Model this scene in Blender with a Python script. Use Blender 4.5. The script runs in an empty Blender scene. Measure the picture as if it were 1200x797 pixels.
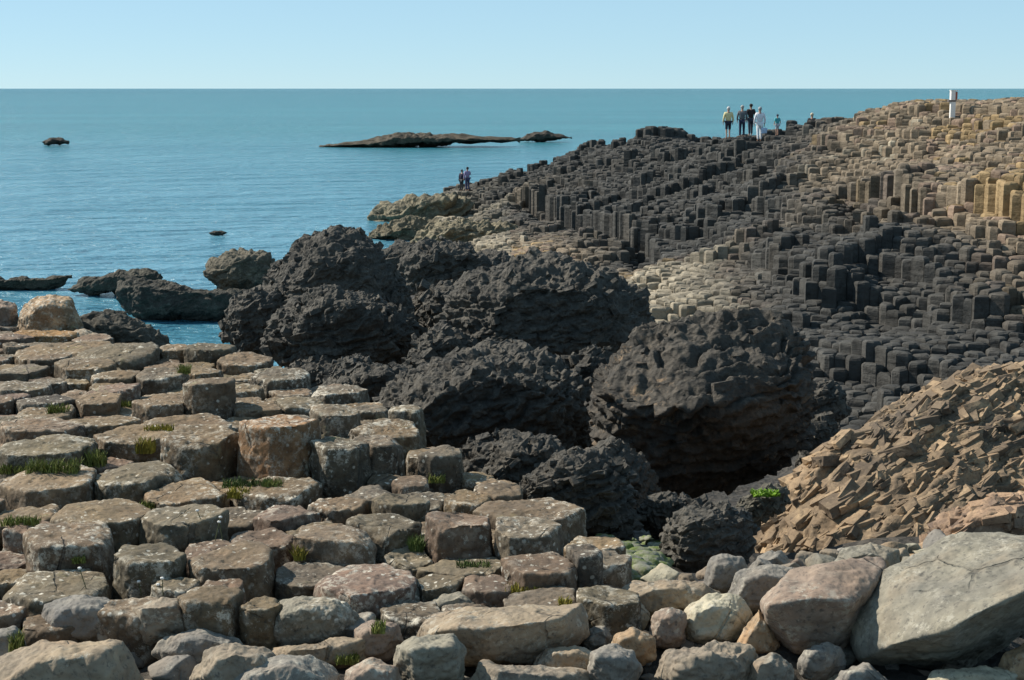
import bpy, bmesh, math, random
import numpy as np
from mathutils import Vector

# ------------------------------------------------------------------ camera, sky, sun, exposure
SC = bpy.context.scene
COL = SC.collection
CH = 9.0                                  # camera height above the sea
F = 1800.0                                # focal length in photo pixels (photo is 1200 wide)
PITCH = math.atan(295.0 / F)
cam = bpy.data.cameras.new('camera'); cam_o = bpy.data.objects.new('camera', cam); COL.objects.link(cam_o)
cam.sensor_width = 36; cam.lens = 36 * F / 1200; cam.clip_start = 0.1; cam.clip_end = 60000
cam_o.location = (0, 0, CH); cam_o.rotation_euler = (math.pi / 2 - PITCH, 0, 0)
SC.camera = cam_o

SUN_EL, SUN_AZ = math.radians(41), math.radians(-68)      # azimuth from +Y (view direction), negative = left
world = bpy.data.worlds.new('World'); SC.world = world; world.use_nodes = True
wt = world.node_tree; wt.nodes.clear()
sky = wt.nodes.new('ShaderNodeTexSky'); sky.sky_type = 'NISHITA'; sky.sun_disc = False
sky.sun_elevation = SUN_EL; sky.sun_rotation = SUN_AZ
sky.altitude = 0; sky.air_density = 0.6; sky.dust_density = 0.0; sky.ozone_density = 4.0
bg = wt.nodes.new('ShaderNodeBackground'); bg.inputs[1].default_value = 0.09
wo = wt.nodes.new('ShaderNodeOutputWorld')
hz = wt.nodes.new('ShaderNodeMix'); hz.data_type = 'RGBA'; hz.inputs[0].default_value = .62
hz.inputs[7].default_value = (3.8, 6.1, 7.2, 1)           # thin summer haze over the whole sky (same scale as the sky texture)
tc = wt.nodes.new('ShaderNodeTexCoord'); sz = wt.nodes.new('ShaderNodeSeparateXYZ'); mr = wt.nodes.new('ShaderNodeMapRange')
wt.links.new(tc.outputs['Generated'], sz.inputs[0]); wt.links.new(sz.outputs[2], mr.inputs[0])
for i_, v_ in ((1, .06), (2, .42), (3, .66), (4, .30)): mr.inputs[i_].default_value = v_     # the haze thins out with height
wt.links.new(mr.outputs[0], hz.inputs[0]); wt.links.new(sky.outputs[0], hz.inputs[6]); wt.links.new(hz.outputs[2], bg.inputs[0]); wt.links.new(bg.outputs[0], wo.inputs[0])

sl = bpy.data.lights.new('sun', 'SUN'); sl.energy = 4.6; sl.angle = math.radians(0.5); sl.color = (1.0, 0.93, 0.82)
so = bpy.data.objects.new('sun', sl); COL.objects.link(so)
sdir = Vector((math.sin(SUN_AZ) * math.cos(SUN_EL), math.cos(SUN_AZ) * math.cos(SUN_EL), math.sin(SUN_EL)))
so.rotation_euler = sdir.to_track_quat('Z', 'Y').to_euler(); so.location = (-60, 40, 80)
SC.view_settings.view_transform = 'Standard'; SC.view_settings.look = 'None'
SC.view_settings.exposure = 0.42; SC.view_settings.gamma = 1.0

# ------------------------------------------------------------------ helpers: pixels, tags, noise, meshes
R = random.Random(7)
CT, ST = math.cos(PITCH), math.sin(PITCH)
def ray(px, py):
    u, v = (px - 600) / F, (398.5 - py) / F
    return np.array((u, CT + v * ST, -ST + v * CT))
def P(px, py, d):                          # world point on the ray at distance d (along +Y)
    r = ray(px, py); return np.array((0, 0, CH)) + r * (d / r[1])
def on_plane(px, py, h):                   # world point h metres below the camera
    r = ray(px, py); return np.array((0, 0, CH)) + r * (h / -r[2])
def pix(x, y, z):
    a = y * CT - (z - CH) * ST; b = y * ST + (z - CH) * CT
    return 600 + F * x / a, 398.5 - F * b / a
def tag(o, label=None, cat=None, group=None, kind=None):
    if label: o['label'] = label
    if cat: o['category'] = cat
    if group: o['group'] = group
    if kind: o['kind'] = kind
    return o
def empty(name, loc, rz=0.0):
    o = bpy.data.objects.new(name, None); COL.objects.link(o); o.empty_display_size = .2
    o.location = loc; o.rotation_euler = (0, 0, rz); return o

def h3(ix, iy, iz, seed):
    h = (ix.astype(np.int64) * 374761393 + iy.astype(np.int64) * 668265263 + iz.astype(np.int64) * 2147483647 // 3 + seed * 974634777) & 0xffffffff
    h = ((h ^ (h >> 13)) * 1274126177) & 0xffffffff
    h = ((h ^ (h >> 16)) * 2246822519) & 0xffffffff
    return (h ^ (h >> 15)) & 0xffffffff
def vnoise(p, seed=0):                     # value noise, -1..1
    i = np.floor(p); f = p - i; i = i.astype(np.int64); w = f * f * f * (f * (f * 6 - 15) + 10)
    out = 0
    for dx in (0, 1):
        for dy in (0, 1):
            for dz in (0, 1):
                v = h3(i[:, 0] + dx, i[:, 1] + dy, i[:, 2] + dz, seed) / 4294967295.0
                out = out + v * (w[:, 0] if dx else 1 - w[:, 0]) * (w[:, 1] if dy else 1 - w[:, 1]) * (w[:, 2] if dz else 1 - w[:, 2])
    return out * 2 - 1
def fbm(p, octv=4, seed=0, gain=.5):
    a, s, out = 1.0, 1.0, 0
    for k in range(octv):
        out = out + a * vnoise(p * s + 17.3 * k, seed + k); a *= gain; s *= 2.03
    return out
def worley(p, seed=0):                     # F1, F2, a random value of the nearest cell, offset vector to it
    i = np.floor(p).astype(np.int64)
    f1 = np.full(len(p), 9.0); f2 = np.full(len(p), 9.0); cid = np.zeros(len(p)); off = np.zeros((len(p), 3))
    for dx in (-1, 0, 1):
        for dy in (-1, 0, 1):
            for dz in (-1, 0, 1):
                c = i + (dx, dy, dz)
                a = h3(c[:, 0], c[:, 1], c[:, 2], seed)
                q = c + np.stack(((a & 1023) / 1023.0, ((a >> 10) & 1023) / 1023.0, ((a >> 20) & 1023) / 1023.0), 1)
                dv = p - q; d = np.sqrt((dv * dv).sum(1))
                m = d < f1
                f2 = np.where(m, f1, np.minimum(f2, d)); f1 = np.where(m, d, f1)
                off[m] = dv[m]; cid = np.where(m, (a % 9973) / 9973.0, cid)
    return f1, f2, cid, off

_ico = {}
def ico(n):
    if n not in _ico:
        bm = bmesh.new(); bmesh.ops.create_icosphere(bm, subdivisions=n, radius=1)
        _ico[n] = (np.array([v.co[:] for v in bm.verts]), np.array([[v.index for v in f.verts] for f in bm.faces])); bm.free()
    return _ico[n]
def np_mesh(name, V, Fc, smooth=True):
    me = bpy.data.meshes.new(name); k = Fc.shape[1]
    me.vertices.add(len(V)); me.vertices.foreach_set('co', np.ascontiguousarray(V, dtype=np.float32).ravel())
    me.loops.add(Fc.size); me.loops.foreach_set('vertex_index', np.ascontiguousarray(Fc, dtype=np.int32).ravel())
    me.polygons.add(len(Fc)); me.polygons.foreach_set('loop_start', np.arange(0, Fc.size, k, dtype=np.int32))
    me.polygons.foreach_set('use_smooth', np.full(len(Fc), smooth)); me.update(calc_edges=True); me.validate()
    return me
def with_edge(me, e):
    a = me.attributes.new('edge', 'FLOAT', 'POINT'); a.data.foreach_set('value', np.ascontiguousarray(e, dtype=np.float32)); return me
def link(name, me, mat, parent=None, loc=None):
    o = bpy.data.objects.new(name, me); COL.objects.link(o)
    if mat: me.materials.append(mat)
    if parent: o.parent = parent
    if loc is not None: o.location = loc
    return o

def hull_planes(pts, merge=10):            # half-spaces of the hull of pts, round their centre
    bm = bmesh.new()
    for p in pts: bm.verts.new(p)
    bmesh.ops.convex_hull(bm, input=list(bm.verts), use_existing_faces=False)
    bm.normal_update(); pts = np.array(pts); c = np.array([v.co[:] for v in bm.verts if v.link_faces]).mean(0)
    raw = sorted([(f.calc_area(), np.array(f.normal[:]), np.array(f.verts[0].co[:])) for f in bm.faces], key=lambda t: -t[0]); bm.free()
    N, H = [], []; cm = math.cos(math.radians(merge))
    for a, n, q in raw:
        if (q - c) @ n < 0: n = -n
        if a < 1e-8 or any(n @ m > cm for m in N): continue
        N.append(n); H.append(max(((pts - c) @ n).max(), 0.02))
    return c, np.array(N), np.array(H)
def rock_verts(N, H, sub, p):              # a rounded polyhedron: soft minimum of the planes
    D, Fc = ico(sub)
    t = np.maximum(D @ N.T, 0) / H
    m = t.max(1, keepdims=True)
    r = 1 / (m[:, 0] * ((t / m) ** p).sum(1) ** (1 / p))
    global EDGE
    EDGE = np.partition(t / m, -2, axis=1)[:, -2]          # 1 on the arrises, lower on the faces
    return D * r[:, None], Fc
def normals_of(V, Fc):
    n = np.cross(V[Fc[:, 1]] - V[Fc[:, 0]], V[Fc[:, 2]] - V[Fc[:, 0]]); out = np.zeros_like(V)
    for k in range(3): np.add.at(out, Fc[:, k], n)
    return out / np.maximum(np.linalg.norm(out, axis=1, keepdims=True), 1e-12)

# ------------------------------------------------------------------ materials
def lin(r, g, b):
    return tuple((c / 255 / 12.92 if c / 255 <= .04045 else ((c / 255 + .055) / 1.055) ** 2.4) for c in (r, g, b)) + (1,)
class NT:
    def __init__(s, name):
        s.m = bpy.data.materials.new(name); s.m.use_nodes = True; s.t = s.m.node_tree
        s.b = s.t.nodes['Principled BSDF']; s.pos = s.n('ShaderNodeNewGeometry')
    def n(s, typ, **kw):
        x = s.t.nodes.new(typ)
        for k, v in kw.items(): setattr(x, k, v)
        return x
    def l(s, a, b): s.t.links.new(a, b)
    def put(s, x, v):
        if hasattr(v, 'links'): s.l(v, x)
        else: x.default_value = v
    def mapped(s, scale, rot=(0, 0, 0), src=None):
        mp = s.n('ShaderNodeMapping'); mp.inputs['Scale'].default_value = scale; mp.inputs['Rotation'].default_value = rot
        s.l(src or s.pos.outputs['Position'], mp.inputs['Vector']); return mp.outputs[0]
    def noise(s, scale, detail=5, rough=.55, vec=None, dist=0.0):
        x = s.n('ShaderNodeTexNoise'); x.inputs['Scale'].default_value = scale; x.inputs['Detail'].default_value = detail
        x.inputs['Roughness'].default_value = rough; x.inputs['Distortion'].default_value = dist
        s.l(vec or s.pos.outputs['Position'], x.inputs['Vector']); return x.outputs[0]
    def voro(s, scale, feature='F1', vec=None, out=0):
        x = s.n('ShaderNodeTexVoronoi', feature=feature); x.inputs['Scale'].default_value = scale
        s.l(vec or s.pos.outputs['Position'], x.inputs['Vector']); return x.outputs[out]
    def rng(s, v, a, b, c=0.0, d=1.0):
        x = s.n('ShaderNodeMapRange'); x.inputs['From Min'].default_value = a; x.inputs['From Max'].default_value = b
        x.inputs['To Min'].default_value = c; x.inputs['To Max'].default_value = d; s.l(v, x.inputs[0]); return x.outputs[0]
    def math(s, op, a, b=0.0):
        x = s.n('ShaderNodeMath', operation=op); s.put(x.inputs[0], a); s.put(x.inputs[1], b); return x.outputs[0]
    def mix(s, f, a, b, blend='MIX'):
        x = s.n('ShaderNodeMix', data_type='RGBA', blend_type=blend); s.put(x.inputs[0], f); s.put(x.inputs[6], a); s.put(x.inputs[7], b)
        return x.outputs[2]
    def bump(s, h, strength, dist, prev=None):
        x = s.n('ShaderNodeBump'); x.inputs['Strength'].default_value = strength; x.inputs['Distance'].default_value = dist
        s.l(h, x.inputs['Height'])
        if prev: s.l(prev, x.inputs['Normal'])
        return x.outputs[0]
    def done(s, col, rough=.9, normal=None, spec=.25):
        s.put(s.b.inputs['Base Color'], col); s.put(s.b.inputs['Roughness'], rough); s.b.inputs['Specular IOR Level'].default_value = spec
        if normal: s.l(normal, s.b.inputs['Normal'])
        return s.m
def g(v): return (v, v, v, 1)

def stone_material(name, lichen=.56, pale=(.47, .44, .36, 1), speck=True, bumpd=.014, fine=1.0, moss=True, edge_at=.46):
    s = NT(name); oi = s.n('ShaderNodeObjectInfo'); base = oi.outputs['Color']
    big = s.noise(2.3, 6, .6); med = s.noise(9, 6, .6); fin = s.noise(46 * fine, 6, .65)
    c = s.mix(s.rng(big, .3, .7), s.mix(1.0, base, (.70, .70, .74, 1), 'MULTIPLY'), s.mix(1.0, base, (1.22, 1.16, 1.06, 1), 'MULTIPLY'))
    c = s.mix(s.rng(s.noise(3.7, 3), .52, .68, 0, .5), c, s.mix(1.0, base, (1.16, .98, .84, 1), 'MULTIPLY'))
    c = s.mix(s.rng(med, .36, .66, .55, 0), c, s.mix(1.0, base, g(.42), 'MULTIPLY'))
    li = s.math('MULTIPLY', s.rng(s.noise(16, 9, .8), lichen, lichen + .03), s.rng(s.noise(2.6, 4), .44, .56))
    c = s.mix(s.math('MULTIPLY', li, .8), c, pale)
    ea = s.n('ShaderNodeAttribute'); ea.attribute_name = 'edge'
    pt = s.math('MULTIPLY', s.rng(ea.outputs['Fac'], .62, .97), s.rng(s.noise(15, 8, .8), edge_at, edge_at + .06)); pt = s.math('MULTIPLY', pt, s.rng(s.noise(1.3, 3), .45, .6, .12, 1))     # pale crust on the worn arrises
    c = s.mix(s.math('MULTIPLY', pt, .8), c, pale)
    if moss:
        mo = s.math('MULTIPLY', s.rng(s.noise(1.7, 4), .62, .7), s.rng(s.noise(15, 5, .7), .5, .62))
        c = s.mix(s.math('MULTIPLY', mo, .6), c, (.17, .17, .035, 1))
    if speck:
        sp = s.voro(17, 'F1'); spm = s.math('MULTIPLY', s.rng(s.math('ADD', sp, s.math('MULTIPLY', s.noise(60, 3), .25)), .30, .36, 1, 0), s.rng(s.noise(2.4, 3), .48, .56))
        c = s.mix(s.math('MULTIPLY', spm, .8), c, (.66, .62, .52, 1))
    c = s.mix(s.rng(fin, .3, .46, .7, 0), c, g(.045))
    nz = s.n('ShaderNodeSeparateXYZ'); s.l(s.pos.outputs['Normal'], nz.inputs[0])                       # upright sides darkened: part black lichen crust, part shade put into the colour
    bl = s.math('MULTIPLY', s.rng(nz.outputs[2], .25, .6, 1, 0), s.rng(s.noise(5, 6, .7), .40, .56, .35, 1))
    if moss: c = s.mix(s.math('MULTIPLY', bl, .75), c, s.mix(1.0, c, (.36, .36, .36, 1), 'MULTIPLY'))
    ck = s.voro(2.6, 'DISTANCE_TO_EDGE', s.mapped((1, 1, .7)), 0); wob = s.noise(5, 4, .6)
    crk = s.math('MULTIPLY', s.rng(s.math('ADD', ck, s.math('MULTIPLY', wob, .12)), .062, .078, 1, 0), s.rng(s.noise(1.9, 2), .54, .62))
    c = s.mix(s.math('MULTIPLY', crk, .4), c, g(.03))
    n = s.bump(fin, .55, bumpd * .6); n = s.bump(s.math('MULTIPLY', crk, -1.0), .8, .02, n); n = s.bump(s.voro(24 * fine), .35, bumpd, n); n = s.bump(s.noise(120, 4, .7), .5, .004, n); n = s.bump(med, .35, bumpd * 1.2, n)
    return s.done(c, s.rng(fin, .2, .8, .95, .75), n)

def dark_rock_material(name, a, b, c2, scale=1.0, pale=None, pale_at=.63, angular=False):
    s = NT(name); oi = s.n('ShaderNodeObjectInfo')
    st = s.mapped((1, 1, 1.7), (.3, .25, .1))
    n1 = s.noise(1.1 * scale, 6, .65); n2 = s.noise(7 * scale, 7, .7, st); n3 = s.noise(30 * scale, 6, .7)
    c = s.mix(s.rng(n1, .35, .65), a, b); c = s.mix(s.rng(n2, .5, .7), c, c2)
    c = s.mix(s.rng(n3, .3, .5, .65, 0), c, s.mix(1.0, a, g(.45), 'MULTIPLY'))
    if pale:
        pf = s.math('MULTIPLY', s.rng(s.noise(5 * scale, 7, .75), pale_at, pale_at + .07), s.rng(s.noise(.7 * scale, 3), .45, .6))
        c = s.mix(s.math('MULTIPLY', pf, .7), c, pale)
    c = s.mix(1.0, c, oi.outputs['Color'], 'MULTIPLY')
    if angular:
        vv = s.n('ShaderNodeTexVoronoi', distance='CHEBYCHEV'); vv.inputs['Scale'].default_value = 7; s.l(s.mapped((.7, 1, 1.7), (.2, .5, .3)), vv.inputs['Vector'])
        c = s.mix(.45, c, s.mix(1.0, c, s.mix(s.voro(3.5, 'F1', s.mapped((.7, 1, 1.8), (.2, .5, .3)), 1), (.40, .39, .40, 1), (1.35, 1.28, 1.2, 1)), 'MULTIPLY'))
        fa = s.n('ShaderNodeAttribute'); fa.attribute_name = 'edge'                 # each flake weathered to its own shade
        c = s.mix(1.0, c, s.mix(fa.outputs['Fac'], (.52, .53, .56, 1), (1.42, 1.34, 1.2, 1)), 'MULTIPLY')
        nn = s.bump(n3, .6, .012); nn = s.bump(vv.outputs[0], .5, .04, nn); return s.done(c, .88, nn, .25)
    v = s.voro(5.5 * scale, 'F1', s.mapped((1, 1, 1.8), (.35, .2, 0)))
    nn = s.bump(n3, .7, .02 / scale); nn = s.bump(s.voro(15 * scale), .6, .04 / scale, nn); nn = s.bump(v, .4, .06 / scale, nn); nn = s.bump(n2, .6, .07 / scale, nn)
    return s.done(c, .82, nn, .3)

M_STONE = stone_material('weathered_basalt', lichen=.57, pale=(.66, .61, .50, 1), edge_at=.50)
M_BOULD = stone_material('beach_boulder_rock', lichen=.6, pale=(.46, .43, .35, 1), speck=False, bumpd=.009, fine=.8, moss=False, edge_at=.52)
M_DARK = dark_rock_material('black_boulder_rock', (.055, .052, .045, 1), (.100, .091, .075, 1), (.155, .136, .108, 1), 1.0, (.22, .185, .14, 1), .62)
M_CRUST = dark_rock_material('black_rock_with_tan_crust', (.052, .048, .041, 1), (.092, .081, .066, 1), (.145, .122, .094, 1), 1.0, (.34, .235, .14, 1), .55)
M_SHORE = dark_rock_material('shore_rock', (.05, .046, .036, 1), (.10, .09, .068, 1), (.17, .155, .12, 1), .6, (.33, .30, .22, 1), .6)
M_ORANGE = dark_rock_material('ochre_crumbling_rock', (.16, .13, .10, 1), (.31, .232, .155, 1), (.385, .30, .20, 1), 1.2, (.40, .27, .13, 1), .62, True)

def column_material():
    s = NT('causeway_columns'); at = s.n('ShaderNodeAttribute'); at.attribute_name = 'tint'
    n1 = s.noise(1.2, 6, .65); n2 = s.noise(6, 6, .7); n3 = s.noise(.35, 4)
    c = s.mix(1.0, at.outputs['Color'], s.mix(s.rng(n1, .3, .7), g(.62), g(1.3)), 'MULTIPLY')
    c = s.mix(s.rng(n2, .35, .5, .7, 0), c, s.mix(1.0, c, g(.4), 'MULTIPLY'))
    c = s.mix(s.rng(n2, .6, .75, 0, .5), c, s.mix(1.0, c, (1.5, 1.42, 1.25, 1), 'MULTIPLY'))
    jo = s.noise(2.2, 3, .5, s.mapped((.5, .5, 2.6)))
    nn = s.bump(n2, .7, .06); nn = s.bump(s.noise(18, 5, .7), .5, .03, nn); nn = s.bump(jo, .5, .12, nn)
    return s.done(c, .88, nn, .25)
M_COL = column_material()

def plain(name, col, rough=.8, var=.25, scale=20):
    s = NT(name); n = s.noise(scale, 4)
    c = s.mix(s.rng(n, .35, .65), tuple(x * (1 - var) for x in col[:3]) + (1,), tuple(min(1, x * (1 + var)) for x in col[:3]) + (1,))
    return s.done(c, rough, s.bump(n, .3, .01))

# ------------------------------------------------------------------ polygons in the plan
def clip(poly, n, c):                      # keep n.p <= c
    out = []; L = len(poly)
    for i in range(L):
        a, b = poly[i], poly[(i + 1) % L]; da = n[0] * a[0] + n[1] * a[1] - c; db = n[0] * b[0] + n[1] * b[1] - c
        if da <= 0: out.append(a)
        if (da < 0) != (db < 0) and da != db:
            t = da / (da - db); out.append((a[0] + (b[0] - a[0]) * t, a[1] + (b[1] - a[1]) * t))
    return out
def inside(poly, x, y):
    r = False; n = len(poly)
    for i in range(n):
        x1, y1 = poly[i]; x2, y2 = poly[(i + 1) % n]
        if (y1 > y) != (y2 > y) and x < (x2 - x1) * (y - y1) / (y2 - y1) + x1: r = not r
    return r

CW = [P(*a)[:2] for a in [(512, 262, 98), (530, 296, 80), (560, 312, 72), (640, 322, 64), (700, 350, 55), (760, 372, 49), (830, 410, 43), (930, 455, 37), (960, 500, 33.5), (1320, 520, 31)]]
CW += [np.array(((px - 600) / F * d, d)) for px, d in ((1380, 48), (1330, 78), (1150, 86), (1050, 90), (950, 96), (850, 104), (720, 117), (600, 126), (530, 126), (515, 112))]
CWP = [tuple(q) for q in CW]

# ------------------------------------------------------------------ setting: terrain, sea
ctl = []                                    # (x, y, z) of the ground; z in world metres
def cw(x, y, zr): ctl.append((x, y, CH + zr))
def cp(px, py, d, off=0.0):
    q = P(px, py, d); ctl.append((q[0], q[1], q[2] + off))
for a in [(-6, 7, -2.87), (0, 5.5, -2.95), (5, 6, -2.95), (2.4, 9.4, -3.3), (4, 10.6, -3.7), (6.5, 10.5, -3.8), (-5, 12, -2.87), (-3.5, 9.5, -2.87), (-1.5, 9, -2.87), (-5.5, 15.5, -2.9), (-7, 16, -2.95), (0, 9, -2.92), (3, 8, -3.0), (-2, 12, -2.9), (-11, 13, -3.3),
          (-3.2, 14.5, -2.98), (-9, 20.5, -6), (-5.5, 20, -5), (-14, 20, -7), (0.3, 11.8, -3.6), (1.6, 10.6, -3.4), (0, 15, -4.6), (2, 14, -4.4), (-2.5, 19, -5.6), (-5, 25, -7.2), (-3, 31, -7.6), (-1.5, 26, -6.9), (-6.5, 27, -7.6), (-3.8, 36, -8.3), (-1.5, 42, -8.3), (-3.4, 52, -8.5), (-4.6, 62, -8.7), (-4.9, 72, -8.8),
          (3, 22, -6.4), (8, 21, -6.0), (3.2, 12.2, -3.7), (6, 15, -4.2), (9, 13, -3.6), (5, 29, -7.6), (11, 29, -7.6), (0, 40, -8.6), (-4, 46, -9.6), (-12, 40, -10.5),
          (-16, 60, -11.5), (-10, 85, -11), (-40, 60, -15), (-30, 120, -15), (-12, 30, -9.5), (-14, 100, -12), (14, 7, -3), (22, 12, -3.5), (-14, 7, -3)]:
    cw(*a)
causeway = [(1000, 480, 36), (1190, 430, 36), (960, 440, 38), (1250, 470, 34), (790, 385, 46), (735, 352, 53), (680, 325, 60), (600, 305, 70), (520, 292, 80), (455, 262, 101),
            (440, 245, 107), (500, 240, 104), (545, 226, 116), (600, 212, 112), (640, 200, 108), (720, 172, 102), (760, 162, 98), (850, 165, 86), (950, 150, 79), (1050, 127, 70), (1150, 117, 64), (1250, 112, 60),
            (700, 245, 84), (620, 260, 88), (850, 250, 63), (880, 200, 74), (1000, 200, 62), (1000, 260, 53), (1180, 235, 47), (1180, 180, 54), (1180, 300, 43), (1050, 350, 42),
            (1180, 370, 39), (900, 340, 47), (760, 300, 62), (800, 210, 80), (1100, 160, 62), (1300, 250, 46), (1300, 180, 52)]
for px, py, d in causeway: cp(px, py, d, -2.6 if px < 510 else -.25)
for px, py, d in ((640, 200, 108), (720, 172, 102), (760, 162, 98), (850, 165, 86), (950, 150, 79), (1050, 127, 70), (1150, 117, 64), (1250, 112, 60)):
    q = P(px, py, d) * (d + 7) / d; cw(q[0], d + 7, P(px, py, d)[2] - CH - 1.0)
for px, d in ((440, 125), (560, 140), (720, 125), (850, 112), (950, 104), (1050, 98), (1150, 94), (1300, 90)):   # beyond the crest it falls to the sea
    x = (px - 600) / F * d; cw(x, d, -9.5)
for px, d in ((560, 180), (850, 150), (1150, 130), (1400, 120)):
    cw((px - 600) / F * d, d, -13)
CTL = np.array(ctl)
def tps(C, vals, lam=1e-3):
    X = C[:, :2] / 30.0; n = len(X)
    r2 = ((X[:, None] - X[None]) ** 2).sum(2); K = .5 * r2 * np.log(r2 + 1e-9)
    A = np.zeros((n + 3, n + 3)); A[:n, :n] = K + lam * np.eye(n); A[:n, n] = 1; A[:n, n + 1:] = X; A[n, :n] = 1; A[n + 1:, :n] = X.T
    w = np.linalg.solve(A, np.concatenate((vals, np.zeros(3))))
    def f(xy):
        Y = np.asarray(xy) / 30.0; r2 = ((Y[:, None] - X[None]) ** 2).sum(2)
        return (.5 * r2 * np.log(r2 + 1e-9)) @ w[:n] + w[n] + Y @ w[n + 1:]
    return f
ground_z = tps(CTL, CTL[:, 2], 2e-4)
def build_ground():
    ys = np.concatenate((np.linspace(2, 40, 150), np.linspace(40.6, 190, 170))); us = np.linspace(-1, 1, 200)
    XX = us[None] * (16 + ys[:, None] * .62); YY = np.repeat(ys[:, None], len(us), 1)
    xy = np.stack((XX.ravel(), YY.ravel()), 1); z = np.concatenate([ground_z(c) for c in np.array_split(xy, 20)])
    p3 = np.column_stack((xy, np.zeros(len(xy))))
    z = z + .10 * fbm(p3 * 1.3, 4, 3) + .04 * fbm(p3 * 5, 3, 9)
    edge = np.maximum(np.abs(np.tile(us, len(ys))) - .8, 0) * 5; z = z - edge ** 2 * 14 * (xy[:, 1] > 25)
    z = z - np.array([1.0 if inside(CWP, a, b) else 0.0 for a, b in xy])
    z = np.clip(z, -12, 12)
    k = len(us); i = np.arange((len(ys) - 1) * k).reshape(-1, k)[:, :-1].ravel()
    return np_mesh('ground', np.column_stack((xy, z)), np.stack((i, i + 1, i + k + 1, i + k), 1))
s = NT('gully_ground'); n1 = s.noise(.9, 6, .65); n2 = s.noise(9, 7, .7)
c = s.mix(s.rng(n1, .35, .65), (.035, .032, .028, 1), (.075, .066, .055, 1)); c = s.mix(s.rng(n2, .5, .68), c, (.12, .105, .085, 1))
M_GROUND = s.done(c, .85, s.bump(s.voro(9), .8, .06, s.bump(n2, .8, .06)), .3)
tag(link('ground', build_ground(), M_GROUND), kind='structure')

def build_sea():
    ys = np.concatenate((np.linspace(15, 100, 40), np.geomspace(105, 45000, 60))); us = np.linspace(-1, 1, 41)
    XX = us[None] * (40 + ys[:, None] * 1.3); YY = np.repeat(ys[:, None], len(us), 1)
    k = len(us); i = np.arange((len(ys) - 1) * k).reshape(-1, k)[:, :-1].ravel()
    return np_mesh('sea', np.column_stack((XX.ravel(), YY.ravel(), np.zeros(XX.size))), np.stack((i, i + 1, i + k + 1, i + k), 1))
s = NT('sea_water')
w1 = s.noise(.55, 5, .6, s.mapped((1, 1.9, 1), (0, 0, .25))); w2 = s.noise(.09, 5, .55, s.mapped((1, 2.4, 1), (0, 0, -.15))); w3 = s.noise(2.6, 3, .6, s.mapped((1, 1.6, 1), (0, 0, .4)))
sw = s.noise(.012, 4, .55, s.mapped((.35, 1.6, 1), (0, 0, .1)))
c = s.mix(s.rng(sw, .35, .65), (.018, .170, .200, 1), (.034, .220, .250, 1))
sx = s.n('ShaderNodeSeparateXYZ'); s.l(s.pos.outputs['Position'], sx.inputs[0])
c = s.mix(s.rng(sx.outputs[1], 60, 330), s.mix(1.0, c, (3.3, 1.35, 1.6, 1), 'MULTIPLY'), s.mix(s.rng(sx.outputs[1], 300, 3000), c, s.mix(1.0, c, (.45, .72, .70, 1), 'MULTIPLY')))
nn = s.bump(w3, .7, .12); nn = s.bump(w1, .9, .9, nn); nn = s.bump(w2, .8, 3.2, nn)
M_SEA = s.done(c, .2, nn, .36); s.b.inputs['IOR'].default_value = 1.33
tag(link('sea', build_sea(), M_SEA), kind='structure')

# ------------------------------------------------------------------ the far causeway: thousands of columns
tone_ctl = [(1000, 470, 36, .10), (1180, 420, 36, .12), (960, 440, 38, .16), (790, 372, 46, .95), (735, 350, 53, 1.0), (680, 325, 60, 1.0), (640, 314, 66, 1.0), (600, 303, 71, .95), (560, 298, 76, .95), (520, 290, 80, .9), (850, 395, 43.5, .6), (455, 262, 101, .7),
            (440, 245, 107, .5), (500, 240, 104, .75), (545, 226, 116, .4), (640, 200, 108, .03), (720, 172, 102, .0), (850, 165, 86, .0), (905, 158, 82, .08), (950, 150, 79, .45), (1050, 127, 70, .9), (1150, 117, 64, .95), (1250, 112, 60, .9),
            (700, 245, 84, .1), (850, 250, 63, .0), (880, 200, 74, .0), (925, 190, 70, .35), (1000, 200, 62, .7), (1000, 250, 55, .35), (1000, 285, 50, .05), (1180, 235, 47, 1.1), (1180, 180, 54, .85), (1180, 290, 43, .8), (1120, 300, 44, .2),
            (1050, 350, 42, .12), (1180, 345, 40, .2), (900, 340, 47, .08), (760, 290, 64, .1), (800, 210, 80, .0), (1100, 160, 62, .85), (1080, 245, 50, .6), (860, 380, 43, .2)]
TC = np.array([P(a, b, d) for a, b, d, t in tone_ctl]); tone = tps(TC, np.array([a[3] for a in tone_ctl]), 5e-3)

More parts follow.
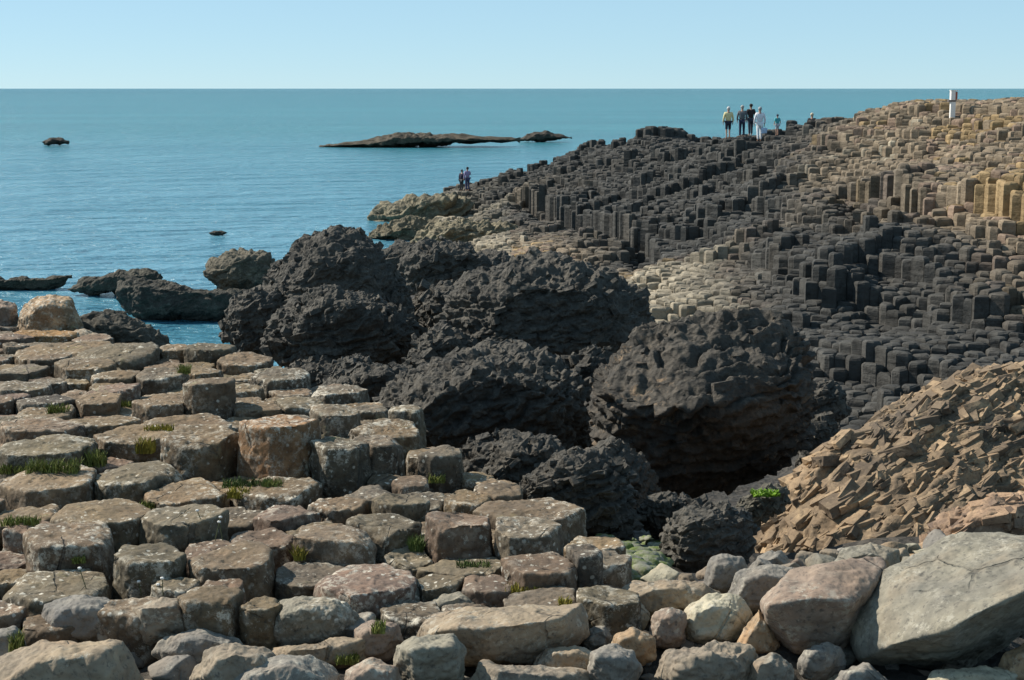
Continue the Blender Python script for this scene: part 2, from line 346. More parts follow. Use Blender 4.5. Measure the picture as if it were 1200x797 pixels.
STAND = [(851, 163, 84), (867, 161, 85), (877, 159, 86.5), (887.5, 166, 82), (908, 159, 85), (548, 223, 112), (541, 224, 113)]
def columns():
    sp = .45; seeds = []
    xs0 = min(a[0] for a in CWP); xs1 = max(a[0] for a in CWP); y0 = min(a[1] for a in CWP); y1 = max(a[1] for a in CWP)
    row = 0; y = y0
    while y < y1:
        x = xs0 + (sp / 2 if row % 2 else 0)
        while x < xs1:
            jx, jy = x + R.uniform(-.15, .15), y + R.uniform(-.15, .15)
            u = jx / jy * F + 600
            if u < 1330 and inside(CWP, jx, jy): seeds.append((jx, jy))
            x += sp
        y += sp * .866; row += 1
    S = np.array(seeds); S3 = np.column_stack((S, np.zeros(len(S))))
    base = np.concatenate([ground_z(c) for c in np.array_split(S, 40)]) + .25
    lo = fbm(S3 * .16, 3, 21); mid = fbm(S3 * .55, 2, 31); hi = vnoise(S3 * 7.7, 41)
    zz = base + .35 * lo + .16 * fbm(S3 * .5, 2, 23)
    def terrace(step, a):                                          # nearly level treads, then a steep riser of tall columns
        q = zz / step; fr = q - np.floor(q); k = .28
        return (np.floor(q) + np.where(fr < a, fr * k, a * k + (fr - a) * (1 - a * k) / (1 - a)) + .5 * (1 - k) * .7) * step
    flat = np.clip(np.concatenate([tone(c) for c in np.array_split(S, 40)]), 0, 1)                # the tan crown is worn flatter than the black flank
    wt_ = .85 - .5 * np.clip((S[:, 1] - 68) / 18, 0, 1); top = zz * (1 - wt_) + wt_ * (terrace(1.15, .8) * (1 - flat) + terrace(.55, .75) * flat) + (.12 - .06 * flat) * mid + (.075 - .035 * flat) * hi + np.where((vnoise(S3 * .55, 61) > .42) & (vnoise(S3 * 9.1, 62) > -.3), .5, 0) * (1 - .85 * flat)
    u = S[:, 0] / S[:, 1] * F + 600
    for drop, pts, ends in ((1.15, ((575, 106), (620, 97), (700, 79), (770, 64), (800, 58)), (590, 780)), (.55, ((930, 66), (980, 59), (1080, 51.5), (1200, 45.5), (1320, 41)), (965, 1400)), (.5, ((985, 47), (1060, 44.5), (1130, 43)), (1000, 1115))):
        dl = np.interp(u, [a for a, b in pts], [b for a, b in pts]) + .5 * lo + .5 * fbm(S3 * .4, 2, 91)
        k = np.clip((u - ends[0]) / 30, 0, 1) * np.clip((ends[1] - u) / 30, 0, 1); dd = dl - S[:, 1]
        top = top - drop * k * (dd > 0) * np.clip(1 - (dd - 2.5) / 5, 0, 1) + drop * .35 * k * (dd <= 0) * np.clip(1 + dd / 2.5, 0, 1)
    for px, py, d in STAND:                                        # level footing where people and the post stand, and a clear view to it
        q = P(px, py, d); near = (np.abs(S[:, 0] - S[:, 1] * q[0] / q[1]) < .8) & (S[:, 1] > d - 14) & (S[:, 1] < d + 1.5)
        lim = CH + (q[2] - CH) * S[:, 1] / d - .02
        top = np.where(near, np.minimum(top, lim + .03 * hi), top)
        at = ((S - q[:2]) ** 2).sum(1) < .30; top = np.where(at, q[2], top)
    top = np.maximum(top, .15 + .2 * (hi + 1))
    tn = np.clip(np.concatenate([tone(c) for c in np.array_split(S, 40)]) + .15 * fbm(S3 * .3, 3, 51) + .03 * hi, 0, 1.2)
    hue = np.clip(vnoise(S3 * .45, 71) * .7 + .5, 0, 1); grid = {}
    for i, (x, y) in enumerate(seeds): grid.setdefault((int(x // .8), int(y // .8)), []).append(i)
    cells = []
    for i, (x, y) in enumerate(seeds):
        gx, gy = int(x // .8), int(y // .8)
        poly = [(x + .50 * math.cos(k * math.pi / 4), y + .50 * math.sin(k * math.pi / 4)) for k in range(8)]
        for ax in (-1, 0, 1):
            for ay in (-1, 0, 1):
                for j in grid.get((gx + ax, gy + ay), ()):
                    if j == i: continue
                    dx, dy = seeds[j][0] - x, seeds[j][1] - y
                    dd = dx * dx + dy * dy
                    if dd > 1.0: continue
                    poly = clip(poly, (dx, dy), (dx * (x + dx / 2) + dy * (y + dy / 2)))
        cells.append(poly)
    dark = np.array((.068, .066, .060)); tan = np.array((.245, .192, .132)); gold = np.array((.31, .22, .115)); pale = np.array((.35, .30, .22)); rust = np.array((.25, .18, .13))
    def colour(i):
        r = (R.random() + float(hue[i])) * .5 + R.uniform(-.12, .12); t = float(np.clip((tn[i] - .12) * 1.25, 0, 1)); t = t * t * (3 - 2 * t)
        far_edge = S[i][1] < 58 and S[i][0] < 10 and t > .4 or S[i][0] / S[i][1] < .0
        light = pale if far_edge else tan
        if tn[i] > .92: r -= .3
        if not far_edge and r < .16: light = gold
        elif not far_edge and r < .3: light = rust
        elif r > .9: light = pale
        return (dark * (1 - t) + light * t) * R.uniform(.82, 1.2)
    def geom(i, V, Fs, Cs, down=1.9):
        poly = cells[i]; x, y = seeds[i]; n = len(poly)
        if n < 4: return
        z = float(top[i]); tx, ty = R.uniform(-.10, .10), R.uniform(-.10, .10); o = len(V)
        cx = sum(a[0] for a in poly) / n; cy = sum(a[1] for a in poly) / n
        for sc, dz in ((.965, -down), (.965, -.085), (.90, -.028), (.68, .008)):
            for (px, py) in poly:
                qx, qy = cx + (px - cx) * sc, cy + (py - cy) * sc
                V.append((qx, qy, z + dz + (tx * (qx - cx) + ty * (qy - cy) if dz > -1 else 0) + (R.uniform(-.015, .015) if dz > -1 else 0)))
        V.append((cx, cy, z + R.uniform(-.03, .02))); c = tuple(colour(i)) + (1,)
        for a in range(3):
            for k in range(n):
                k2 = (k + 1) % n; Fs.append((o + a * n + k, o + a * n + k2, o + (a + 1) * n + k2, o + (a + 1) * n + k)); Cs.append(c)
        for k in range(n):
            Fs.append((o + 3 * n + k, o + 3 * n + (k + 1) % n, o + 4 * n)); Cs.append(c)
    def finish(name, V, Fs, Cs):
        me = bpy.data.meshes.new(name); me.from_pydata(V, [], Fs); me.polygons.foreach_set('use_smooth', np.array([len(f) == 3 for f in Fs]))
        at = me.color_attributes.new('tint', 'FLOAT_COLOR', 'CORNER')
        at.data.foreach_set('color', np.repeat(np.array(Cs), [len(f) for f in Fs], axis=0).astype(np.float32).ravel())
        me.update(); return link(name, me, M_COL)
    # the columns that show largest: the near face of the slope above the boulders
    vis = [(782, 388), (830, 372), (905, 385), (950, 420), (962, 470), (985, 482), (1000, 478), (1100, 440), (1200, 420), (1200, 300), (1000, 300), (840, 330)]
    cand = []
    for i in range(len(seeds)):
        px, py = pix(S[i][0], S[i][1], top[i])
        if len(cells[i]) >= 4 and 0 < px < 1198 and inside(vis, px, py): cand.append((S[i][1], i))
    cand.sort(); near = [i for _, i in cand[:300]]; ns = set(near)
    V, Fs, Cs = [], [], []
    for i in range(len(seeds)):
        if i not in ns: geom(i, V, Fs, Cs)
    tag(finish('basalt_columns', V, Fs, Cs), 'countless packed basalt columns climbing to the skyline, black below and tan above', 'columns', kind='stuff')
    for i in near:
        V, Fs, Cs = [], [], []; geom(i, V, Fs, Cs); o = finish('basalt_column', V, Fs, Cs)
        px, py = pix(S[i][0], S[i][1], top[i])
        d8 = sorted(range(len(near)), key=lambda k: (S[near[k]][0] - S[i][0]) ** 2 + (S[near[k]][1] - S[i][1]) ** 2)[1:7]
        rise = top[i] - np.mean([top[near[k]] for k in d8])
        look = 'tall dark grey' if rise > .16 else ('sunken dark grey' if rise < -.16 else 'level-topped dark grey')
        if tn[i] > .45: look = look.replace('dark grey', 'tan')
        if px > 1080: w = 'under the golden step, above the ochre outcrop' if py > 360 else 'just below the golden step near the photo edge'
        elif px > 960: w = 'above the left end of the ochre outcrop' if py > 380 else 'halfway up the slope over the ochre outcrop'
        else: w = 'just behind the big overhanging black boulder' if py > 370 else 'above the pale rubble behind the black boulders'
        tag(o, '%s basalt column %s' % (look, w), 'basalt column', 'basalt columns on the near slope of the causeway: %s %s' % (look, w), 'thing')
    return S, top
COL_S, COL_T = columns()
def causeway_top(x, y):
    k = ((COL_S - (x, y)) ** 2).sum(1).argsort()[:3]; return float(COL_T[k].max())

# ------------------------------------------------------------------ foreground pavement of broken columns
HB = 2.68
# (px centre, py where the front meets its neighbours, px width, px front height, tint, noun phrase, where)
T_BR, T_GR, T_PK, T_DK, T_OC = (.235, .176, .114), (.20, .166, .118), (.235, .170, .124), (.138, .116, .088), (.33, .20, .10)
STONES = [
 (242, 490, 62, 40, T_BR, 'tall square brown block', 'standing above the flat slabs'),
 (322, 570, 86, 72, T_OC, 'tallest orange-sided block', 'with white lichen spots on its lit face'),
 (230, 566, 84, 54, T_BR, 'broad round-topped block', 'left of the orange-sided block'),
 (396, 574, 62, 52, T_DK, 'dark upright block', 'touching the right side of the orange-sided block'),
 (436, 562, 58, 42, T_GR, 'grey-topped block', 'below the lichen-rimmed slab'),
 (452, 536, 84, 28, T_BR, 'lichen-rimmed round slab', 'raised near the black boulders'),
 (475, 506, 44, 24, T_GR, 'small white-capped stump', 'against the black boulders'),
 (518, 566, 50, 34, T_GR, 'twin-stepped pale stump', 'at the foot of the black boulders'),
 (152, 540, 82, 26, T_BR, 'wide brown slab', 'left of the round-topped block'),
 (40, 522, 92, 18, T_BR, 'flat slab with dark front', 'at the left edge above the grassy ledge'),
 (52, 556, 112, 27, T_GR, 'mossy ledge slab', 'with grass along its front at left'),
 (52, 594, 104, 27, T_BR, 'slab with a lichened front', 'under the grassy ledge at left edge'),
 (150, 588, 96, 25, T_GR, 'long grey slab', 'in front of the round-topped block'),
 (18, 622, 84, 12, T_BR, 'thin tilted slab', 'low at the left edge'),
 (104, 642, 114, 33, T_BR, 'big flat-topped slab', 'with orange lichened front'),
 (202, 644, 88, 36, T_GR, 'smooth grey hexagonal stump', 'beside the white flower stems'),
 (70, 672, 108, 38, T_BR, 'angular slab with a yellow lichen corner', 'above the dished disc'),
 (212, 600, 96, 16, T_BR, 'low lichen-crusted slab', 'in front of the round-topped block'),
 (318, 602, 92, 24, T_BR, 'wide slab with mossy left edge', 'in front of the orange-sided block'),
 (330, 626, 70, 20, T_PK, 'half-moon stone with lichen rim', 'below the mossy-edged slab'),
 (165, 694, 82, 38, T_GR, 'dark-fronted leaning block', 'behind small white flowers'),
 (262, 692, 100, 32, T_BR, 'peaked block with lichened ridge', 'above the plain flat slabs'),
 (302, 652, 74, 13, T_PK, 'low pink-brown stone capped with lichen', 'left of the clipped-corner block'),
 (390, 664, 90, 33, T_BR, 'clipped-corner block with white lichen edge', 'above the smooth slab'),
 (446, 648, 84, 29, T_GR, 'long pale-topped block', 'right of the clipped-corner block'),
 (50, 712, 122, 13, T_GR, 'dished grey disc', 'with lichen rim at the left edge'),
 (535, 660, 90, 44, T_PK, 'pink-sided block with lichen cap', 'second largest near the black boulders'),
 (616, 660, 84, 38, T_GR, 'brown block with dark corner', 'right of the pink-sided block'),
 (686, 684, 46, 36, T_DK, 'dark square end block', 'beside the green algae'),
 (634, 694, 92, 25, T_PK, 'white-capped loose pink block', 'lying on the flat slabs'),
 (620, 624, 112, 18, T_BR, 'lichen-crusted low slab', 'below the small black boulder'),
 (466, 612, 62, 22, T_GR, 'white-edged dark stump', 'behind the pink-sided block'),
 (545, 602, 56, 14, T_BR, 'low brown stone', 'at the foot of the black boulders'),
 (358, 688, 92, 7, T_GR, 'smooth grey slab', 'level with the ground below the clipped-corner block'),
 (425, 708, 128, 17, T_PK, 'largest smooth pinkish slab', 'with dark undercut front'),
 (488, 664, 70, 6, T_GR, 'thin flat slab with a dark wet joint', 'in front of the pale-topped block'),
 (540, 676, 96, 6, T_GR, 'cracked flat grey slab', 'in front of the pink-sided block'),
 (505, 694, 66, 7, T_GR, 'low grey paving slab', 'above the rounded triangle boulder'),
 (572, 700, 66, 10, T_PK, 'pinkish paving slab', 'left of the white-capped block'),
 (716, 722, 84, 17, T_GR, 'hollowed slab with dark front', 'in front of the dark end block'),
 (640, 722, 90, 9, T_GR, 'mossy low slab', 'in front of the white-capped block'),
 (236, 736, 72, 34, T_BR, 'brown block with a chipped corner', 'behind the lower boulders'),
 (296, 738, 48, 26, T_BR, 'pale planed block', 'left of the greenish dome boulder'),
 (52, 402, 66, 10, T_OC, 'orange-brown slab', 'under the highest block at top left'),
 (6, 380, 26, 27, T_PK, 'pink stump', 'cut by the left edge beside the water'),
 (14, 408, 46, 14, T_PK, 'low pink step', 'at the left edge below the pink stump'),
 (245, 424, 58, 18, T_GR, 'white lichened stone', 'jutting out over the water'),
 (100, 446, 68, 20, T_BR, 'rounded purple-based block', 'in the back rows at left'),
 (60, 424, 84, 10, T_BR, 'thin back-row slab', 'in front of the orange-brown slab'),
 (140, 428, 92, 14, T_GR, 'lichen-splashed back slab', 'below the dark rounded boulder'),
 (135, 454, 60, 14, T_BR, 'short brown back-row stump', 'right of the purple-based block'),
 (186, 454, 56, 16, T_GR, 'white-nosed stump', 'in the back rows'),
 (20, 446, 56, 12, T_GR, 'low slab', 'at the left edge of the back rows'),
 (24, 468, 66, 14, T_GR, 'yellow-flecked slab', 'at the left edge of the back rows'),
 (130, 470, 60, 15, T_PK, 'pink-fronted low block', 'amid the back rows'),
 (50, 484, 76, 14, T_DK, 'dark-fronted slab', 'with grass at its right corner'),
 (184, 492, 60, 22, T_BR, 'dark-cornered block', 'just left of the tall square block'),
 (285, 432, 62, 9, T_BR, 'thin pale slab', 'behind the lichen-topped hexagon'),
 (330, 458, 62, 18, T_GR, 'lichen-topped hexagon', 'close to the black boulders'),
 (395, 470, 60, 11, T_GR, 'thin dark-edged slab', 'on the edge of the pavement'),
 (278, 468, 54, 11, T_BR, 'narrow brown slab', 'right of the tall square block'),
 (300, 488, 62, 11, T_BR, 'crusty pale slab', 'behind the orange-sided block'),
 (345, 484, 58, 11, T_GR, 'rough lichen slab', 'right of the crusty pale slab'),
 (390, 508, 58, 24, T_GR, 'grey slab-sided block', 'behind the dark upright block'),
 (432, 492, 46, 12, T_GR, 'pale rubble stone', 'left of the white-capped stump'),
 (216, 512, 104, 8, T_BR, 'long low slab', 'behind the round-topped block'),
 (110, 508, 76, 9, T_BR, 'buff slab with yellow moss', 'behind the wide brown slab'),
 (424, 598, 64, 14, T_GR, 'shaded flat slab', 'in the shadow of the dark upright block'),
 (480, 582, 44, 14, T_PK, 'sunlit pink stone', 'among shadows below the grey-topped block'),
 (582, 592, 60, 14, T_BR, 'brown low step', 'under the black boulders'),
]
def build_pavement():
    seeds = []
    for (px, yb, w, h, tint, a, b) in STONES:
        q = on_plane(px, yb, HB); mpp = q[1] / F; wd = w * mpp; hh = h * mpp * (1.03 if yb > 500 or h > 30 else .85)
        d = q[1] + .40 * wd; x = (px - 600) / F * d * 1.012
        seeds.append(dict(x=x, y=d, r=wd / 2, h=hh, tint=tint, label=a + ' ' + b, ref='the ' + a))
    reg = [(-60, 372), (100, 398), (205, 415), (300, 424), (400, 458), (480, 492), (540, 545), (600, 580), (680, 606), (705, 640), (700, 700), (720, 722), (560, 722), (440, 716), (300, 742), (120, 720), (-60, 735)]
    n0 = len(seeds); tries = 0
    while tries < 16000 and len(seeds) < 298:
        tries += 1
        x, y = R.uniform(-6.6, 1.2), R.uniform(7.3, 17.5)
        px, py = pix(x, y, CH - HB)
        if not inside(reg, px, py): continue
        rr = R.choice((R.uniform(.12, .18), R.uniform(.15, .22), R.uniform(.18, .25))); ok = True
        for sd in seeds:
            lim = (sd['r'] * .98 + rr * .72) if sd.get('ref') else (sd['r'] + rr) * .86
            if (sd['x'] - x) ** 2 + (sd['y'] - y) ** 2 < lim * lim: ok = False; break
        if not ok: continue
        seeds.append(dict(x=x, y=y, r=rr, h=R.choice((-.04, -.02, 0, .0, .02, .03, .06, .09)) + R.uniform(-.012, .012), tint=R.choice((T_BR, T_GR, T_PK, T_BR))))
    used = {}
    for i, sd in enumerate(seeds):
        x, y, r = sd['x'], sd['y'], sd['r']; rot = R.uniform(0, 1.05); n = R.choice((5, 6, 6, 6, 7))
        big = 'ref' in sd
        if big: rot = math.radians(-105 + R.uniform(-14, 14)); n = 6
        poly = [(x + r * R.uniform(1.12, 1.36) * math.cos(rot + k * 2 * math.pi / n), y + r * R.uniform(1.1, 1.36) * math.sin(rot + k * 2 * math.pi / n)) for k in range(n)]
        for j, s2 in enumerate(seeds):
            if j == i: continue
            dx, dy = s2['x'] - x, s2['y'] - y; dd = dx * dx + dy * dy
            if dd > (r + s2['r']) ** 2 * 1.6: continue
            t = .5 + (r * r - s2['r'] ** 2) / (2 * dd); t = min(max(t, .25), .8)
            q = clip(poly, (dx, dy), (dx * (x + dx * t) + dy * (y + dy * t)))
            if len(q) >= 3: poly = q
        if len(poly) < 3: continue
        z1 = CH - HB + sd['h']; z0 = CH - HB - .38
        zc = (z1 + z0) / 2; cx = sum(a[0] for a in poly) / len(poly); cy = sum(a[1] for a in poly) / len(poly); c = np.array((cx, cy, zc))
        N, H = [], []
        for k in range(len(poly)):
            a, b = poly[k], poly[(k + 1) % len(poly)]; ex, ey = b[0] - a[0], b[1] - a[1]; L = math.hypot(ex, ey)
            if L < .035: continue
            nx, ny = ey / L, -ex / L
            if (a[0] - cx) * nx + (a[1] - cy) * ny < 0: nx, ny = -nx, -ny
            nz = R.uniform(-.05, .10); nn = np.array((nx, ny, nz)); nn /= np.linalg.norm(nn)
            N.append(nn); H.append(max((a[0] - cx) * nx + (a[1] - cy) * ny - .004, .05) * 1.035)
        tl = R.uniform(-.06, .06); tm = R.uniform(-.07, .05); nt = np.array((tl, tm, 1)); nt /= np.linalg.norm(nt)
        N.append(nt); H.append((z1 - zc)); N.append(np.array((0, 0, -1.0))); H.append(zc - z0)
        for _ in range(R.choice((0, 1, 1, 2)) if big else R.choice((0, 0, 1))):                    # broken arrises
            a = R.uniform(0, 6.28); nn = np.array((math.cos(a) * .55, math.sin(a) * .55, .83)); nn /= np.linalg.norm(nn)
            N.append(nn); H.append((z1 - zc) * nn[2] + r * R.uniform(.72, .95) * .55)
        V, Fc = rock_verts(np.array(N), np.array(H), 6, R.uniform(45, 90)); eg = EDGE
        V = V + c; nr = normals_of(V, Fc)
        up = np.clip(nr[:, 2], 0, 1)
        dsp = (.009 if big else .008) * fbm(V * 4.0, 3, i) + .0065 * fbm(V * 13, 4, i + 50, .6) - np.clip(eg - .86, 0, .14) / .14 * (.004 + .016 * np.maximum(fbm(V * 9, 3, i + 77), 0)) - .008 * np.maximum(fbm(V * 22, 2, i + 9) - .35, 0) * 2
        dish = -.02 * up * np.clip(1 - (((V[:, 0] - cx) ** 2 + (V[:, 1] - cy) ** 2) / (r * .8) ** 2), 0, 1) * R.uniform(-.8, 1.0)
        V = V + nr * (dsp + dish)[:, None]
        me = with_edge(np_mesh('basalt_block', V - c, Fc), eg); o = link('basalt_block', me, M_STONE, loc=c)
        k = R.uniform(.84, 1.14); t = sd['tint']; o.color = (t[0] * k, t[1] * k * R.uniform(.985, 1.02), t[2] * k * R.uniform(.92, 1.06), 1)
        if big: tag(o, sd['label'], 'stone block', 'broken basalt columns paving the foreground')
        else:
            m = min(seeds[:n0], key=lambda q: (q['x'] - x) ** 2 + (q['y'] - y) ** 2)
            where = relation(x - m['x'], y - m['y']); hh = 'raised' if sd['h'] > .05 else 'low'
            lb = '%s paving stone %s %s' % (hh, where, m['ref']); used[lb] = used.get(lb, 0) + 1
            tag(o, lb, 'stone block', 'broken basalt columns paving the foreground')
    return seeds
def relation(dx, dy):
    a = math.degrees(math.atan2(dy, dx)) % 360
    return ['right of', 'behind and right of', 'behind', 'behind and left of', 'left of', 'in front and left of', 'in front of', 'in front and right of'][int((a + 22.5) // 45) % 8]
SEEDS = build_pavement()

# ------------------------------------------------------------------ boulders given by outline, distance and front edges
def hull_rock(name, sil, d, front=(), thick=None, back=.62, lift=0.0, grow=1.035):
    A = np.array([P(a, b, d) for a, b in sil]); c = A.mean(0)
    w = A[:, 0].max() - A[:, 0].min(); hgt = A[:, 2].max() - A[:, 2].min(); T = thick or min(w, hgt * 1.6) * .9
    pts = [tuple(c + (q - c) * grow) for q in A]; vd = (c - np.array((0, 0, CH))); vd /= np.linalg.norm(vd)
    for q in A: pts.append(tuple(c + (q - c) * back * (1 + .75 * T / d) + vd * T * .75))
    if front:
        for (px, py, dd) in front: pts.append(tuple(P(px, py, d + dd * (1.5 if d < 9 else 1))))
    else:
        for q in A: pts.append(tuple(c + (q - c) * .58 - vd * T * .42))
    return pts
def ctr_label(o, label, cat, group): return tag(o, label, cat, group)

_chips = []
def chips(V, nr, n, smin, smax, seed, e1, flat=.5, sink=.30, bed=None, jit=.28):
    # broken angular flakes lying on a rock's surface, long axis along e1
    if not _chips:
        rr = random.Random(5)
        for _ in range(24):
            bm = bmesh.new()
            for k in range(8):
                for q in range(2): bm.verts.new(Vector(((1 if k & 1 else -1) * rr.uniform(.62, 1), (1 if k & 2 else -1) * rr.uniform(.62, 1), (1 if k & 4 else -1) * rr.uniform(.7, 1))))
            bmesh.ops.convex_hull(bm, input=list(bm.verts)); bmesh.ops.triangulate(bm, faces=list(bm.faces))
            loose = [v for v in bm.verts if not v.link_faces]; bmesh.ops.delete(bm, geom=loose, context='VERTS'); bm.verts.index_update()
            _chips.append((np.array([v.co[:] for v in bm.verts]), np.array([[v.index for v in f.verts] for f in bm.faces]))); bm.free()
    rng = np.random.default_rng(seed); view = np.array((0, 0, CH)) - V; view /= np.linalg.norm(view, axis=1, keepdims=True)
    idx = np.nonzero((nr * view).sum(1) > -.15)[0]; idx = rng.choice(idx, n); A, B, T = [], [], []; o = 0; e1 = np.array(e1) / np.linalg.norm(e1)
    for i in idx:
        cv, cf = _chips[rng.integers(len(_chips))]; s_ = smin * (smax / smin) ** (rng.random() ** 1.6)
        z = (nr[i] if bed is None else nr[i] * .45 + bed) + rng.normal(0, jit, 3); z /= np.linalg.norm(z); x = e1 + rng.normal(0, jit, 3); x -= z * (x @ z); x /= np.linalg.norm(x); y = np.cross(z, x)
        A.append(V[i] - nr[i] * s_ * sink + (cv * np.array((1.35, .85, flat)) * s_ * .5 * rng.uniform(.75, 1.25, 3)) @ np.stack((x, y, z))); B.append(cf + o); o += len(cv); T.append(np.full(len(cv), rng.random()))
    return np.concatenate(A), np.concatenate(B), np.concatenate(T)
def dark_boulder(sil, d, label, front=(), thick=None, sub=8, cell=.28, bigk=.10, strata=.5, chip=None, merge=14, e1=(.93, .1, .35), stretch=1.0, amp=.10, mat=None, tint=(1, 1, 1, 1), p=16, facet=0.0, grow=1.05, name='boulder', cat='boulder', group='black boulders in the gully', squash=1.7, seed=0):
    c, N, H = hull_planes(hull_rock(name, sil, d, front, thick, grow=grow), merge)
    V, Fc = rock_verts(N, H, sub, p); V = V + c; nr = normals_of(V, Fc)
    size = H.mean()
    a1 = np.array(e1) / np.linalg.norm(e1); a3 = np.cross(a1, (0.1, 1, 0)); a3 /= np.linalg.norm(a3); a3 *= np.sign(a3[2]); rot = np.stack((a1 * stretch, np.cross(a3, a1), a3)); cell = cell * (.78 if mat in (None, M_CRUST) else 1)
    Q = (V + .25 * size * .3 * np.stack((fbm(V / size, 3, seed + 1), fbm(V / size, 3, seed + 2), fbm(V / size, 3, seed + 3)), 1)) @ rot.T * np.array((1, 1, squash))
    big = bigk * size * fbm(V / size * .9, 3, seed)
    f1, f2, cid, off = worley(Q / (cell * 3.2), seed + 5); w1 = np.clip((f2 - f1) / .13, 0, 1); l1 = (cid - .5) * 1.2 * w1 - np.clip(1 - (f2 - f1) / .22, 0, 1) * .9
    g1, g2, cid2, off2 = worley(Q / cell, seed + 6); w2 = np.clip((g2 - g1) / .2, 0, 1); l2 = (cid2 - .5) * .8 * w2 - g1 * .9
    h1, e2, cid3, off3 = worley(Q / (cell * .38), seed + 7); w3 = np.clip((e2 - h1) / .25, 0, 1); l3 = (cid3 - .5) * .7 * w3 - h1 * .8
    if facet:
        def fz(cv, of, sd): return of[:, 0] * np.cos(cv * 6.28) + of[:, 1] * np.sin(cv * 6.28) + of[:, 2] * np.cos(cv * 17)
        l1 = l1 + 1.5 * facet * fz(cid, off, 1) * w1; l2 = l2 + facet * fz(cid2, off2, 2) * w2; l3 = l3 + .6 * facet * fz(cid3, off3, 3) * w3
    if strata:                                # thin beds that break off as ledges
        t = Q[:, 2] / squash / (cell * .85) + 1.2 * fbm(V / (cell * 5), 2, seed + 31) + .3 * fbm(V / cell, 2, seed + 32); fr = t - np.floor(t)
        big = big + strata * amp * (np.minimum(fr / .82, (1 - fr) / .18) - .5) * (.4 + 1.2 * h3(np.floor(t), np.floor(t * 0), np.floor(t * 0), seed) / 4294967295.0)
    V = V + nr * (big + amp * .62 * l1 + amp * .5 * l2 + amp * .26 * l3 + amp * .3 * fbm(V / cell * 2, 3, seed + 8))[:, None]
    if chip is None and mat in (None, M_CRUST): chip = (int(160 + 420 * size * (30 / (d + 12))), .003 * d, .0085 * d)
    ns = len(Fc)
    if chip:
        tv = np.full(len(V), .5); Vc, Cc, Tc = chips(V, normals_of(V, Fc), *chip, seed + 900, e1, **({} if mat is not M_ORANGE else dict(flat=.46, sink=.25, bed=a3, jit=.27))); Fc = np.concatenate((Fc, Cc + len(V))); V = np.concatenate((V, Vc)); tv = np.concatenate((tv, Tc))
    me = np_mesh(name, V - c, Fc)
    if chip: with_edge(me, tv)
    me.polygons.foreach_set('use_smooth', np.arange(len(Fc)) < ns)
    o = link(name, me, mat or M_DARK, loc=c); o.color = tint
    return tag(o, label, cat, group)
DB = dark_boulder
DB([(298, 345), (318, 312), (350, 278), (390, 264), (430, 270), (455, 292), (470, 320), (490, 352), (480, 420), (420, 440), (330, 430), (290, 390)], 29, 'highest black boulder, domed, rising against the sea', cell=.34, amp=.12, seed=11)
DB([(305, 400), (318, 365), (350, 338), (400, 330), (450, 345), (485, 372), (502, 400), (480, 432), (410, 440), (330, 436)], 26, 'black boulder with a pale seam in front of the domed one', cell=.30, amp=.11, seed=22)
DB([(258, 385), (272, 350), (300, 335), (330, 345), (335, 400), (320, 430), (275, 422)], 28, 'black boulder meeting the water at left of the dome', sub=7, cell=.3, amp=.09, seed=33)
DB([(370, 450), (385, 425), (420, 412), (450, 425), (462, 450), (450, 480), (390, 478)], 21, 'small black boulder behind the edge of the pavement', sub=7, cell=.2, amp=.07, seed=44)
DB([(360, 470), (380, 440), (430, 425), (480, 430), (500, 470), (470, 505), (400, 500)], 19.5, 'black boulder sunk between the seamed boulder and the knobbly one', sub=7, cell=.2, amp=.07, seed=301)
DB([(470, 440), (485, 395), (520, 375), (560, 395), (565, 430), (520, 455)], 22.5, 'low black boulder filling the notch left of the widest boulder', sub=7, cell=.22, amp=.08, seed=302)
DB([(620, 600), (660, 540), (720, 510), (770, 540), (780, 600), (720, 630)], 14.2, 'black boulder in shadow behind the ribbed one', sub=7, cell=.18, amp=.06, seed=303)
DB([(930, 560), (940, 500), (965, 480), (985, 500), (975, 545), (950, 570)], 19, 'shadowed black rock beneath the right end of the overhang', sub=6, cell=.18, amp=.06, seed=304)
DB([(430, 330), (440, 300), (470, 280), (500, 290), (505, 330), (470, 345)], 44, 'black rock at the water between the dome and the causeway', sub=6, cell=.35, amp=.12, seed=305)
DB([(318, 452), (335, 428), (380, 415), (420, 430), (428, 458), (380, 476), (335, 470)], 25, 'low black boulder behind the far edge of the pavement', sub=7, cell=.2, amp=.07, seed=308)
DB([(640, 475), (652, 425), (700, 402), (738, 430), (730, 485), (680, 505)], 19, 'black boulder joining the broad knobbly one to the overhang', sub=7, cell=.22, amp=.08, seed=309)
DB([(550, 565), (585, 520), (640, 508), (680, 540), (650, 590), (590, 595)], 13.2, 'low black boulder left of the ribbed one', sub=7, cell=.17, amp=.06, seed=310)
DB([(462, 310), (490, 285), (540, 283), (590, 290), (615, 312), (600, 345), (520, 350), (470, 340)], 38, 'farthest black boulder, under the pale shelf of the causeway', sub=7, cell=.4, amp=.14, seed=55)
DB([(472, 400), (478, 355), (500, 332), (530, 345), (535, 400), (500, 420)], 31, 'black boulder in the gap right of the domed one', sub=7, cell=.25, amp=.09, seed=307)
DB([(490, 370), (500, 338), (525, 325), (560, 335), (575, 370), (560, 410), (505, 412)], 27, 'black boulder wedged between the two widest ones', sub=7, cell=.25, amp=.09, seed=66)
DB([(515, 390), (530, 335), (575, 308), (640, 294), (700, 312), (745, 335), (768, 370), (760, 410), (700, 445), (600, 450), (530, 430)], 23.5, 'widest black boulder with a steep shadowed right end', cell=.28, amp=.11, seed=77)
DB([(425, 490), (440, 450), (500, 415), (580, 400), (650, 412), (705, 450), (715, 510), (690, 560), (600, 575), (520, 545), (450, 520)], 18, 'broad low knobbly black boulder in the middle of the gully', cell=.24, amp=.10, seed=88)
